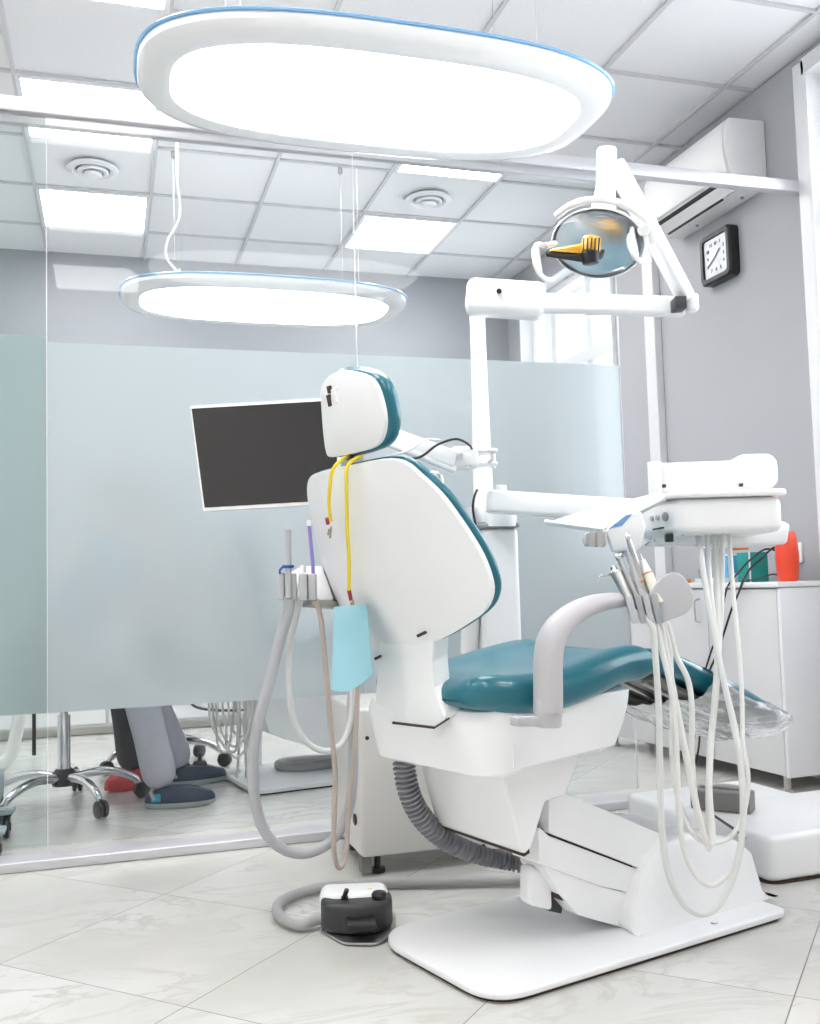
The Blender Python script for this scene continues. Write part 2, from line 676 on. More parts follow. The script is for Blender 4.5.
def window(name, y0, y1, z0, z1, muls, trans, sill=True, inset=.10):
    xx = XR + inset
    e = bpy.data.objects.new(name, None)
    COL.objects.link(e)
    e.location = (xx, (y0 + y1) / 2, z0)
    e['kind'] = 'structure'
    fr = bmesh.new()
    w = .06
    for yy in (y0 + w / 2, y1 - w / 2):
        fr = joinbm(fr, box((xx, yy, (z0 + z1) / 2), (.06, w, z1 - z0 - .002), .004))
    for zz in (z0 + w / 2, z1 - w / 2):
        fr = joinbm(fr, box((xx, (y0 + y1) / 2, zz), (.06, y1 - y0 - .002, w), .004))
    for yy in muls:
        fr = joinbm(fr, box((xx, yy, (z0 + z1) / 2), (.054, .07, z1 - z0 - .02), .004))
    for zz in trans:
        fr = joinbm(fr, box((xx - .005, (y0 + y1) / 2, zz), (.07, y1 - y0 - .01, .08), .004))
    obj('window_frame', fr, 'pvc', e)
    obj('window_pane', box((xx + .005, (y0 + y1) / 2, (z0 + z1) / 2), (.012, y1 - y0 - .06, z1 - z0 - .06)), 'winglass', e)
    # white reveal and architrave
    rv = bmesh.new()
    d = inset + .02
    xc = XR + d / 2 - .02
    for yy in (y0 + .006, y1 - .006):
        rv = joinbm(rv, box((xc, yy, (z0 + z1) / 2), (d, .012, z1 - z0)))
    rv = joinbm(rv, box((xc, (y0 + y1) / 2, z1 - .006), (d, y1 - y0, .012)))
    obj('window_reveal', rv, 'pvc', e)
    if sill:
        obj('window_sill', box((XR + .02, (y0 + y1) / 2, z0 - .012), (.16, y1 - y0 - .004, .03), .005), 'pvc', e)
    return e


window('window_1', *W1, [5.45, 5.95], [2.22])
w2 = window('window_2', *W2, [1.7, 2.5], [2.3])
ar = bmesh.new()
ar = joinbm(ar, box((XR - .012, W2[1] + .03, 1.9), (.02, .07, 2.12), .003), box((XR - .012, 2.1, W2[3] + .02), (.02, 2.43, .07), .003))
struct('trim_2', ar, 'pvc')

# white cable duct standing on the right wall
struct('trim_3', box((XR - .022, 4.55, 1.53), (.044, .10, 3.0), .004), 'duct')
# baseboards
struct('baseboard_right', joinbm(box((XR - .006, (YF + YB) / 2, .04), (.012, YB - YF, .08), .003)), 'pvc')
struct('baseboard_back', box(((XL + XR) / 2, YB - .006, .04), (XR - XL, .012, .08), .003), 'pvc')

# glass partition
part = bpy.data.objects.new('wall_partition', None)
COL.objects.link(part)
part.location = (.6, YP, 0)
part['kind'] = 'structure'
GX = [XL, -.19, .852, 1.90]
for i in range(3):
    x0, x1 = GX[i] + .002, GX[i + 1] - .002
    gl = obj('glass_panel', box(((x0 + x1) / 2, YP, 1.235), (x1 - x0, .010, 2.37)), 'glassgreen' if i == 0 else 'glass', part)
    zt = 1.685 if i == 0 else 1.665
    fb = bmesh.new()
    fb.faces.new([fb.verts.new(q) for q in ((x0 - .002, YP + .0065, .465), (x1 + .002, YP + .0065, .465), (x1 + .002, YP + .0065, zt), (x0 - .002, YP + .0065, zt))])
    obj('frosted_film', fb, 'filmgreen' if i == 0 else 'film', gl)
    obj('glass_edge', box((x1 - .0008, YP, 1.235), (.0016, .0102, 2.37)), 'cabedge', gl)
obj('top_rail', joinbm(box(((XL + XR) / 2, YP, 2.448), (XR - XL - .004, .045, .05), .004), box(((XL + 1.9) / 2, YP + .01, 2.408), (1.9 - XL - .004, .03, .035), .003)), 'rail', part)
obj('bottom_rail', box(((XL + 1.91) / 2, YP - .035, .016), (1.91 - XL, .11, .030), .004), 'rail', part)

# ================================================================== CEILING LIGHTS
def ceiling_light(x, y, label, group):
    t = thing('ceiling_light', (x, y, ZC - .004), label, 'ceiling light', group)
    f = bmesh.new()
    for dx, dy, sx, sy in ((-.29, 0, .02, .60), (.29, 0, .02, .60), (0, -.29, .56, .02), (0, .29, .56, .02)):
        f = joinbm(f, box((x + dx * .985, y + dy * .985, ZC - .004), (sx, sy, .010)))
    obj('frame', f, 'pvc', t)
    obj('diffuser', box((x, y, ZC - .003), (.56, .56, .006)), 'panel_on', t)
    return t


ceiling_light(-.07, 4.55, 'square lit ceiling panel cut by the glass rail at left, in front of the vent', 'ceiling')
ceiling_light(-.07, 5.75, 'square lit ceiling panel behind the left round vent, farthest at left', 'ceiling')
ceiling_light(1.73, 4.55, 'lit ceiling panel cut by the glass rail, in front of the right round vent', 'ceiling')
ceiling_light(1.73, 5.75, 'lit ceiling panel beyond the right round vent, seen through the glass', 'ceiling')
ceiling_light(-.07, 3.35, 'lit ceiling panel at the top left edge, nearest to the viewer on this side', 'ceiling')
for x, y in [(-.07, 2.15), (1.73, .95), (-.07, .95), (1.73, -.25), (-.07, -.25), (-1.27, 2.15), (-1.27, 4.55)]:  # unseen panels, kept to light the room and reflect in the glass
    ceiling_light(x, y, 'unseen lit square ceiling panel over the front part of the room', 'ceiling')
for o in list(COL.objects):
    if o.name.startswith('ceiling_light'):
        o['group'] = 'square lit ceiling panels'


def vent(x, y, label):
    t = thing('ceiling_vent', (x, y, ZC - .02), label, 'air vent', 'round ceiling vents')
    obj('flange', lathe([(.085, 0), (.125, -.004), (.13, -.010), (.125, -.016), (.10, -.022), (.086, -.012), (.085, 0)], (x, y, ZC - .001), n=40, cap=False), 'pvc', t)
    obj('cone', lathe([(.074, -.012), (.078, -.022), (.070, -.030), (.055, -.026), (.050, -.016), (.001, -.014)], (x, y, ZC - .001), n=40), 'pvc', t)
    obj('inner_disc', lathe([(.04, -.028), (.045, -.036), (.035, -.046), (.001, -.050)], (x, y, ZC - .001), n=32), 'pvc', t)
    obj('throat', lathe([(.084, 0), (.084, -.003), (.001, -.003)], (x, y, ZC - .001), n=32), 'midgrey', t)


vent(-.07, 5.15, 'round white ceiling vent between the two left light panels')
vent(1.73, 5.15, 'round white ceiling vent between the two light panels right of centre')


def stadium(cx, cy, lx, ly, z, n=20, p=2.6, N=96):
    """long rounded outline: straight sides and blunt ends"""
    out = []
    for k in range(N):
        a = 2 * math.pi * k / N
        c, s = math.cos(a), math.sin(a)
        out.append(Vec((cx + lx * (abs(c) ** (2 / p)) * (1 if c >= 0 else -1), cy + ly * (abs(s) ** (2 / p)) * (1 if s >= 0 else -1), z)))
    return out


def pendant(cx, cy, z, lx, ly, label, cable=False):
    t = thing('pendant_lamp', (cx, cy, z), label, 'pendant lamp', 'oval pendant lamps')
    S = lambda dx, zz, p=2.9: stadium(cx, cy, lx - dx, ly - dx, zz, p=p)
    hs = rings([S(.085, z + .004), S(.05, z - .002), S(.02, z + .006), S(.003, z + .022), S(0, z + .036), S(.006, z + .05), S(.02, z + .056),
                S(.05, z + .058), S(.12, z + .075), S(.30, z + .085)], cap=False)
    bm = hs
    bm2 = rings([S(.30, z + .085), S(.30, z + .080), S(.10, z + .05), S(.085, z + .004)], cap=True)
    bm2.free()
    top = prism(S(.30, z + .083), Vec((0, 0, .003)))
    obj('housing', joinbm(bm, top), 'metalwhite', t)
    obj('acrylic_rim', rings([S(-.004, z + .040), S(-.008, z + .044), S(-.004, z + .048), S(.004, z + .046), S(.004, z + .042)], closed=True), 'rimblue', t, label='clear acrylic edge with a blue tinge')
    obj('diffuser', rings([S(.30, z + .004), S(.12, z + .0045), S(.092, z + .006), S(.086, z + .010), S(.10, z + .02)], cap=True), 'pendant_on', t)
    for sx in (-1, 1):
        for sy in (-1, 1):
            x, y = cx + sx * lx * .62, cy + sy * ly * .45
            obj('suspension_wire', joinbm(cyl((x, y, z + .075), (x, y, ZC - .02), .0012, n=6), cyl((x, y, z + .065), (x, y, z + .115), .005, n=10),
                                          cyl((x, y, ZC - .03), (x, y, ZC + .002), .012, n=12)), 'steel', t)
    if cable:
        P = [at(176, 140, Z=ZC), at(177, 175, Y=cy - .1), at(180, 215, Y=cy - .1), at(168, 240, Y=cy - .1), at(167, 258, Y=cy - .1), at(180, 274, Y=cy - .08)]
        obj('power_cable', tube(P, .005, 8), 'hosewhite', t)
    return t


MT['rimblue'] = mat('blue_tinged_acrylic', (.25, .52, .85), .1, coat=.5, var=.03)
pendant(.742, 2.60, 2.19, .666, .345, 'large oval white pendant lamp hanging in front of the glass wall')
pendant(.735, 4.70, 2.19, .68, .375, 'smaller looking oval pendant lamp behind the glass wall, with a wavy white cable', True)

# ================================================================== AIR CONDITIONER, CLOCK, SOCKET
t = thing('air_conditioner', (XR - .1, 4.05, 2.4), 'white wall mounted split air conditioner near the ceiling', 'air conditioner')
zt, zb = 2.835, 2.53
y0, y1 = 3.585, 4.26
prof = [(0, zt - .0), (-.185, zt - .005), (-.205, zt - .05), (-.205, zt - .15), (-.185, zb + .05), (-.13, zb + .004), (0, zb)]


def yprism(pr, ya, yb, bev, r):
    P = fillet([Vec((XR - .004 + a, ya, b)) for a, b in pr], r, 4)
    return prism(P, Vec((0, yb - ya, 0)), bev)


obj('body', yprism(prof, y0, y1, .006, [.004, .02, .05, .05, .05, .02, .004]), 'acwhite', t)
obj('front_panel', yprism([(-.198, zt - .02), (-.212, zt - .05), (-.212, zt - .17), (-.195, zb + .06), (-.190, zb + .065), (-.203, zt - .17)], y0 + .012, y1 - .012, .002, 0), 'acwhite', t)
obj('air_outlet', quad((XR - .190, y0 + .06, zb + .048), (XR - .190, y1 - .06, zb + .048), (XR - .175, y1 - .06, zb + .034), (XR - .175, y0 + .06, zb + .034), (-.004, 0, -.003)), 'black', t)
obj('louver', quad((XR - .180, y0 + .06, zb + .030), (XR - .180, y1 - .06, zb + .030), (XR - .135, y1 - .06, zb + .0), (XR - .135, y0 + .06, zb + .0), (-.004, 0, -.004)), 'acwhite', t)
obj('lower_slot', quad((XR - .128, y0 + .16, zb + .004), (XR - .128, y1 - .06, zb + .004), (XR - .118, y1 - .06, zb + .002), (XR - .118, y0 + .16, zb + .002), (0, 0, -.006)), 'black', t)
obj('display_label', box((XR - .10, y0 + .09, zb + .001), (.05, .08, .004)), 'cabedge', t)
for yy in (y0 + .12, y1 - .2):
    obj('drain_cap', cyl((XR - .05, yy, zb - .006), (XR - .05, yy, zb + .006), .008, n=10), 'midgrey', t)

t = thing('wall_clock', (XR - .03, 3.945, 2.24), 'square black framed wall clock with rounded corners on the grey wall', 'clock')
cy0, cz0, hs = 3.93, 2.335, .120


def sq(h, x, r=.03):
    return fillet([Vec((x, cy0 - h, cz0 - h)), Vec((x, cy0 + h, cz0 - h)), Vec((x, cy0 + h, cz0 + h)), Vec((x, cy0 - h, cz0 + h))], r, 5)


obj('frame', rings([sq(hs, XR - .001), sq(hs, XR - .045), sq(hs - .008, XR - .055), sq(hs - .026, XR - .055, .02), sq(hs - .030, XR - .040, .016)], cap=True), 'black', t)
obj('dial', prism(sq(hs - .029, XR - .042, .016), Vec((-.003, 0, 0))), 'clockface', t)


def text_bm(s, size, M, depth=.001):
    cu = bpy.data.curves.new('t', 'FONT')
    cu.body = s
    cu.size = size
    cu.align_x = 'CENTER'
    cu.align_y = 'CENTER'
    cu.extrude = depth
    o = bpy.data.objects.new('t', cu)
    COL.objects.link(o)
    dg = bpy.context.evaluated_depsgraph_get()
    me = bpy.data.meshes.new_from_object(o.evaluated_get(dg))
    bm = bmesh.new()
    bm.from_mesh(me)
    bpy.data.objects.remove(o)
    bpy.data.curves.remove(cu)
    bpy.data.meshes.remove(me)
    for v in bm.verts:
        v.co = M @ v.co
    return bm


MC = Matrix(((0, 0, -1, XR - .046), (-1, 0, 0, cy0), (0, 1, 0, cz0), (0, 0, 0, 1)))
for k in range(1, 13):
    a = rad(90 - 30 * k)
    rr = .064 / max(abs(math.cos(a)), abs(math.sin(a))) * .97
    rr = min(rr, .082)
    obj('numeral', text_bm(str(k),   .023, MC @ Matrix.Translation((rr * math.cos(a), rr * math.sin(a), 0))), 'black', t)
for (a, l, w) in ((40, .045, .005), (210, .065, .0035)):
    aa = rad(a)
    c = Vec((XR - .048, cy0, cz0))
    obj('clock_hand', beam(c, c + Vec((0, -math.cos(aa) * l, math.sin(aa) * l)), .002, w, up=Vec((0, math.sin(aa), math.cos(aa)))), 'darkgrey', t)

t = thing('wall_socket', (XR - .01, 3.51, .87), 'white electrical socket on the grey wall above the cabinet', 'socket')
sy, sz = 3.56, .925
obj('cover_plate', joinbm(box((XR - .006, sy - .038, sz), (.012, .07, .085), .004), box((XR - .006, sy + .038, sz), (.012, .07, .085), .004)), 'pvc', t)
for q in (-.038, .038):
    obj('socket_face', cyl((XR - .010, sy + q, sz), (XR - .016, sy + q, sz), .024, n=20), 'cabedge', t)
obj('plug', cyl((XR - .016, sy + .038, sz), (XR - .05, sy + .038, sz), .018, .014, n=16, bev=.003), 'pvc', t)

# ================================================================== SIDE CABINET
cr = rad(4.0)


def cab(x, y, z):   # local: x depth from the front face, y along away from near end
    o = Vec((2.475, 3.275, 0))
    return o + Vec((math.cos(-cr * 0 + cr), math.sin(cr), 0)) * x + Vec((-math.sin(cr), math.cos(cr), 0)) * y + ZZ * z


def cabbox(x0, x1, y0, y1, z0, z1, bev=.002):
    return box(cab((x0 + x1) / 2, (y0 + y1) / 2, (z0 + z1) / 2), (x1 - x0, y1 - y0, z1 - z0), bev, 2, rz=cr)


t = thing('storage_cabinet', cab(.14, .6, 0), 'low light grey cabinet with flat doors and short feet along the grey wall', 'cabinet')
CL = 1.28
obj('body', cabbox(.018, .27, 0, CL, .062, .785), 'cabinet', t)
nd = 3
for k in range(nd):
    a, b = CL / nd * k + .003, CL / nd * (k + 1) - .003
    dd = obj('door', cabbox(0, .017, a, b, .064, .780), 'cabinet', t)
    hy = b - .05 if k % 2 == 0 else a + .05
    obj('door_handle', joinbm(tube([cab(.0, hy, .64), cab(-.022, hy, .645), cab(-.025, hy, .66), cab(-.025, hy, .72), cab(-.022, hy, .735), cab(.0, hy, .74)], .004, 8, 3)), 'steel', dd)
obj('side_panel', cabbox(.0, .27, -.018, -.001, .060, .785), 'cabedge', t)
for (x, y) in ((.03, .03), (.24, .03), (.03, CL / 2), (.03, CL - .04), (.24, CL - .04)):
    p = cab(x, y, 0)
    obj('foot', joinbm(cyl(p + ZZ * .0, p + ZZ * .01, .022, n=16), cyl(p + ZZ * .01, p + ZZ * .064, .014, n=16)), 'steel', t)
obj('worktop', cabbox(-.012, .272, -.024, CL + .01, .787, .808, .004), 'cabedge', t)
CT = .808

p = cab(.15, .10, CT)
t = tag(obj('red_cup', lathe([(.036, 0), (.038, .003), (.044, .05), (.046, .10), (.042, .17), (.036, .195), (.033, .20), (.030, .196), (.034, .17), (.03, .02), (.001, .018)], p, n=36), 'red'),
        'tall orange red tumbler standing on the cabinet near its right end', 'tumbler')
t = thing('green_box', cab(.15, .30, CT), 'upright dark green box on the cabinet behind the hanging hoses', 'box')
obj('carton', cabbox(.10, .20, .27, .345, CT, CT + .125), 'green', t)
obj('edge_strip', cabbox(.099, .106, .2665, .2695, CT, CT + .125, 0), 'pvc', t)
t = thing('supply_box', cab(.12, .43, CT), 'small blue and white carton left of the green box on the cabinet', 'box')
obj('carton', cabbox(.10, .18, .40, .47, CT, CT + .12), 'pvc', t)
obj('blue_band', cabbox(.0985, .0998, .402, .435, CT + .01, CT + .115, 0), 'ltblue', t)
obj('side_band', cabbox(.11, .17, .3980, .3996, CT + .04, CT + .115, 0), 'ltblue', t)
p = cab(.14, .62, CT)
t = thing('tube_holder', p, 'small clear cup of turquoise sticks on the cabinet', 'cup')
obj('cup', lathe([(.022, 0), (.026, .06), (.024, .06), (.020, .003), (.001, .003)], p, n=20), 'plastic_film', t)
for k in range(4):
    a = k * 1.6
    obj('stick', cyl(p + Vec((.006 * math.cos(a), .006 * math.sin(a), .006)), p + Vec((.02 * math.cos(a), .02 * math.sin(a), .13)), .003, n=6), 'ltblue' if k % 2 else 'green', t)
p = cab(.10, .74, CT)
tag(obj('orange_pad', box(p + ZZ * .009, (.05, .08, .018), .004, rz=.4), 'orange'), 'small flat orange pad on the cabinet beside the turquoise sticks', 'pad')
p = cab(.12, 1.10, CT)
tag(obj('stopper', lathe([(.02, 0), (.022, .02), (.014, .05), (.008, .06), (.001, .06)], p, n=20), 'red'), 'small red stopper at the far end of the cabinet', 'stopper')
p = cab(.01, .33, CT)
t = thing('paper_towel_stack', p, 'small stack of white paper sheets lying on the cabinet worktop', 'paper')
for k in range(5):
    obj('sheet', box(p + Vec((.01 + .003 * k, .1 + .004 * (k % 2), .002 + .004 * k)), (.07, .14, .0035), .001, rz=.06 * k), 'pvc', t)

# cables from the socket over the worktop edge
def cable(name, P, r, m, label, cat='cable', group=None):
    return tag(obj(name, tube(P, r, 8, 6), m), label, cat, group)


cnx = Vec((math.cos(cr), math.sin(cr), 0))


def cf(x, y, off):
    return pl(x, y, cab(off, 0, 0), cnx)


c1 = [Vec((XR - .05, 3.56, .925)), cf(766, 549, .16), cf(750, 560, .08), cf(738, 573, .03), cf(729, 584, -.016), cf(725, 596, -.03), cf(718, 630, -.03), cf(706, 668, -.03), cf(698, 705, -.03), cf(694, 740, -.03), cf(688, 762, -.035)]
cable('power_cable', c1, .004, 'black', 'black power cable falling over the cabinet edge, left of the other')
c2 = [Vec((XR - .05, 3.52, .90)), cf(776, 547, .17), cf(760, 560, .10), cf(750, 569, .04), cf(743, 581, -.012), cf(739, 592, -.03), cf(731, 611, -.035), cf(723, 636, -.037), cf(715, 658, -.037), cf(708, 676, -.037), cf(701, 712, -.037), cf(699, 745, -.037), cf(695, 765, -.04)]
cable('power_cable', c2, .0045, 'black', 'thicker black power cable crossing the cabinet front diagonally')
c3 = [cab(.20, .18, CT + .008), cab(.13, .16, CT + .03), cab(.08, .20, CT + .012), cab(.10, .32, CT + .006), cab(.16, .36, CT + .006), cab(.20, .28, CT + .006)]
cable('coiled_cable', c3, .003, 'black', 'thin black cable coiled on the worktop beside the red tumbler')

# ================================================================== DENTAL CHAIR
ch = thing('dental_chair', W(1.66, VC, 0), 'teal and white dental patient chair in front of the glass wall', 'dental chair')
# base
bpts = fillet([W(1.20, 1.620, .008), W(2.10, 1.606, .008), W(2.12, 2.105, .008), W(1.195, 2.10, .008)], [.10, .035, .05, .14], 8)
obj('base_plate', prism(bpts, ZZ * .016, .005, 3), 'white', ch)
bp2 = fillet([W(1.210, 1.630, .0), W(2.09, 1.616, .0), W(2.11, 2.095, .0), W(1.205, 2.09, .0)], [.10, .04, .05, .14], 8)
obj('rubber_trim', prism(bp2, ZZ * .0085), 'rubber', ch)
bo = pv(707, 963, 1.66)
obj('anchor_bolt', lathe([(.007, 0), (.008, .003), (.001, .005)], W(1.88, 1.65, .024), n=16), 'chrome', ch)


def vsec(prof_uz, stations, bev=0):
    """loft of a (u,z) outline across v; stations: (v, du shrink, scale about centre/bottom)"""
    cu = sum(p[0] for p in prof_uz) / len(prof_uz)
    zb_ = min(p[1] for p in prof_uz)
    R = []
    for v, s, sz in stations:
        R.append([W(cu + (u - cu) * s, v, zb_ + (z - zb_) * sz) for u, z in prof_uz])
    return rings(R)


def uz(px, v):
    out = []
    for x, y in px:
        p = pv(x, y, v)
        out.append((p.dot(U), p.z))
    return out


# rear base cover (rounded hump the arms end in)
lob = [(628, 946), (632, 912), (640, 885), (652, 858), (668, 840), (690, 833), (715, 834), (740, 839), (752, 848), (757, 872), (760, 896), (770, 912)]
LU = uz(lob, 1.72)
LU = [(u, max(z, .022)) for u, z in LU]
LU[0] = (LU[0][0], .022)
LU[-1] = (LU[-1][0], .022)
P = fillet([Vec((u, 0, z)) for u, z in LU], .03, 4)
LU2 = [(p.x, p.z) for p in P]
obj('rear_base_cover', vsec(LU2, [(1.690, 1.0, .0 + .12), (1.705, 1.0, .30), (1.712, 1.0, .60), (1.722, 1.0, .90), (1.735, .985, .97), (1.76, .97, 1.0), (2.0, .97, 1.0), (2.03, .985, .97), (2.05, 1.0, .9), (2.06, 1.0, .5), (2.075, 1.0, .12)]), 'white', ch, ang=50)
# linking arms
vA = 1.75
obj('upper_arm_cover', vpr([(549, 800), (567, 794), (670, 838), (654, 868), (647, 871), (549, 833)], vA, .12, .006, .004), 'white', ch)
obj('middle_arm_cover', vpr([(538, 826), (549, 836), (647, 873), (639, 895), (600, 886), (540, 864)], vA + .006, .10, .006, .006), 'white', ch)
obj('lower_arm_cover', vpr([(540, 862), (600, 886), (638, 896), (630, 930), (578, 915), (562, 896)], vA + .01, .09, .008, .01), 'white', ch)
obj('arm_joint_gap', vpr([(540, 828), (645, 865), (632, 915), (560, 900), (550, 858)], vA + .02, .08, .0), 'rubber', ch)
obj('front_pedestal', vpr([(531, 866), (553, 874), (554, 912), (531, 906), (530, 900)], 1.79, .045, .012, .0), 'white', ch)
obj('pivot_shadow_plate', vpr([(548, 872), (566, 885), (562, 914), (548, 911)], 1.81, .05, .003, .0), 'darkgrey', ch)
# lift column under the seat
obj('lift_column', vpr([(497, 752), (521, 850), (525, 855), (532, 848), (546, 802), (566, 795), (581, 756), (560, 735), (500, 735)], 1.73, .335, .012, .01), 'white', ch)
obj('column_seam', vpr([(522, 850), (529, 848), (530, 853), (524, 857)], 1.735, .325, .001), 'rubber', ch)
# seat frame
def planring(u0, u1, va_, vb_, z, r0, r1):
    P = fillet([W(u0, va_, z), W(u1, va_, z), W(u1, vb_, z), W(u0 - .035, vb_, z)], [r0, r1, r1, r0], 7)
    return [p - ZZ * (.036 * min(1, max(0, (1.42 - p.dot(U)) / .18)) * (1 if z < .5 else .55 if z > .55 else 0)) for p in P]


sf = obj('seat_frame', rings([planring(1.285, 1.585, 1.685, 2.115, .455, .06, .02), planring(1.255, 1.605, 1.662, 2.14, .470, .09, .02), planring(1.236, 1.628, 1.655, 2.150, .52, .10, .02),
                              planring(1.232, 1.645, 1.655, 2.150, .565, .10, .02), planring(1.242, 1.655, 1.660, 2.145, .590, .09, .02), planring(1.27, 1.65, 1.69, 2.12, .598, .07, .02)]), 'white', ch, ang=40)
obj('frame_seam', vpr([(513, 722), (514.5, 722), (515.5, 768), (514, 768)], 1.6585, .02, .0), 'shell', ch)

# seat cushion and leg rest: section (u,z) lofted across the chair
def cushion_section(tops, thick, v, inset, zdrop):
    pass


def pad(us, ztop, th, v0, v1, dish=.0, name='pad', mats='teal', parent=None, endr=.03, waist=None):
    """pad with rounded rim: grid over u and a closed ring across v,z"""
    R = []
    K = len(us)
    for i, (u, z, t_) in enumerate(zip(us, ztop, th)):
        e = min(i, K - 1 - i)
        w = (v1 - v0) / 2 + (waist[i] if waist else 0)
        c = (v0 + v1) / 2
        h = t_ / 2
        ring = []
        n = 8
        r = h
        for k in range(n + 1):      # near side half circle, bottom to top
            a = -math.pi / 2 + math.pi * k / n
            ring.append((c - (w - r) - r * math.cos(a) * 1.0, z - h + h * math.sin(a)))
        for k in range(1, 8):
            f = k / 8
            vv = c - (w - r) + 2 * (w - r) * f
            ring.append((vv, z - dish * math.sin(math.pi * f) ** .7))
        for k in range(n + 1):
            a = math.pi / 2 - math.pi * k / n
            ring.append((c + (w - r) + r * math.cos(a), z - h + h * math.sin(a)))
        R.append([W(u, vv, zz) for vv, zz in ring])
    return R


def padbm(us, z, th, v0, v1, dish, waist):
    K = 5
    # interpolate profile
    P = crom([Vec((u, zz, t_)) for u, zz, t_ in zip(us, z, th)], 5)
    ww = crom([Vec((w, 0, 0)) for w in waist], 5)
    return rings(pad([p.x for p in P], [p.y for p in P], [max(p.z, .012) for p in P], v0, v1, dish, waist=[w.x for w in ww]))


v0, v1 = 1.625, 2.135
obj('seat_cushion', padbm([1.212, 1.222, 1.252, 1.32, 1.43, 1.55, 1.64, 1.70, 1.735, 1.75],
                          [.605, .632, .650, .648, .650, .672, .687, .686, .668, .642],
                          [.012, .05, .075, .085, .088, .088, .085, .08, .05, .02], v0, v1, .016,
                          [-.085, -.055, -.03, -.006, 0, -.005, -.02, -.025, -.03, -.04]), 'teal', ch, ang=60)
lr = obj('leg_rest', padbm([1.705, 1.73, 1.80, 1.92, 2.04, 2.13, 2.175, 2.19],
                           [.672, .678, .662, .613, .561, .518, .487, .460],
                           [.012, .05, .056, .054, .052, .05, .04, .012], v0 + .015, v1 - .015, .008,
                           [-.03, -.015, -.005, -.0, -.0, -.008, -.03, -.07]), 'teal', ch, ang=60)
# dark slatted plate under the leg rest
sd = Vec(W(2.12, 0, .42) - W(1.76, 0, .585))
obj('leg_rest_underside', quad(W(1.78, 1.69, .595), W(2.10, 1.70, .457), W(2.10, 2.07, .457), W(1.78, 2.08, .595), (0, 0, .012), .002), 'greybox', lr)
for k in range(4):
    vv = 1.75 + .09 * k
    obj('slat', beam(W(1.78, vv, .590), W(2.10, vv, .448), .014, .012, .003), 'steel', lr)
# clear protective sleeve over the foot end
SL = []
N = 64
random.seed(11)
for i in range(9):
    f = i / 8
    u = 1.88 + .325 * f
    zc = .600 - .128 * f - .02 * math.sin(f * 3)
    ring = []
    for j in range(N):
        a = 2 * math.pi * j / N
        hw = .268 - .012 * f - (.06 * max(0, f - .7))
        hh = .052 - (.03 * max(0, f - .75)) 
        wob = 1 + .10 * math.sin(a * 7 + i * 1.3) + random.uniform(-.16, .16) * (1 if j % 2 else .5)
        ring.append(W(u + .006 * math.sin(a * 3), VC + hw * math.cos(a) * (.97 + .03 * wob), zc + hh * math.sin(a) * wob - (.028 if math.sin(a) < 0 else 0) * abs(math.sin(a))))
    SL.append(ring)
sl = rings(SL, cap=False)
sv = sl.verts
obj('plastic_sleeve', sl, 'plastic_sleeve', ch, ang=80, label='crinkled clear plastic cover over the foot end')

# back rest plane
TH = rad(19)
KC = .38
S = -math.sin(TH) * U + math.cos(TH) * ZZ
NB = V.cross(S).normalized()
if NB.dot(U) < 0:
    NB = -NB
p0 = W(1.262, VC, .537)


def bk(px, off=0.0, base=p0, n=NB):
    return [pl(x, y, base + n * off, n) for x, y in px]


shell_px = [(307, 488), (311, 476), (325, 471), (344, 467), (379, 460), (402, 462), (420, 476), (440, 495), (458, 519), (470, 537), (481, 556), (489, 577), (491, 594), (484, 611), (466, 625), (439, 640), (410, 648), (382, 655), (352, 630), (336, 603), (324, 570), (315, 535), (309, 508)]


def curved(px, base, n, kc):
    out = []
    for x, y in px:
        off = 0
        for _ in range(12):
            q = pl(x, y, base + n * off, n)
            off = kc * (q.dot(V) - VC) ** 2
        out.append(q)
    return out


BP = crom(curved(shell_px, p0, NB, KC), 3, True)
cen = sum(BP, Vec()) / len(BP)
cen = cen - NB * ((cen - p0).dot(NB))


def dome(outline, cen, n, rim, bulge, steps=6, kc=KC):
    R = [[p + n * rim for p in outline]]
    R.append([p * 1.0 for p in outline])
    for k in range(1, steps + 1):
        f = k / steps
        b = bulge * (1 - (1 - f) ** 2.2)
        s = 1 - f * .93
        ring = []
        for p in outline:
            d = p - cen
            h = d.dot(n)
            ring.append(cen + (d - n * h) * s + n * (h * s * s) - n * b)
        R.append(ring)
    return rings(R)


bm = dome(BP, cen, NB, .010, .012)
obj('backrest_shell', bm, 'shell', ch, ang=55)


def padslab(outline, cen, n, t, grow, m, name, parent, bulge=.012):
    R = []
    for (o, s) in ((0, -.012), (.004, 0), (t * .35, .006), (t * .7, .004), (t * .92, -.008), (t, -.025)):
        R.append([p + (p - cen).normalized() * (s + grow) + n * o for p in outline])
    for k in range(1, 5):
        f = k / 4
        ring = []
        for p in outline:
            d = p + (p - cen).normalized() * (grow - .025) - cen
            h = d.dot(n)
            ss = 1 - .93 * f
            ring.append(cen + (d - n * h) * ss + n * (h * ss * ss + t + bulge * math.sin(f * math.pi / 2)))
        R.append(ring)
    return obj(name, rings(R), m, parent, ang=60)


BP2 = [p + NB * .010 for p in BP]
padslab(BP2, cen + NB * .010, NB, .026, -.004, 'teal', 'backrest_cushion', ch)
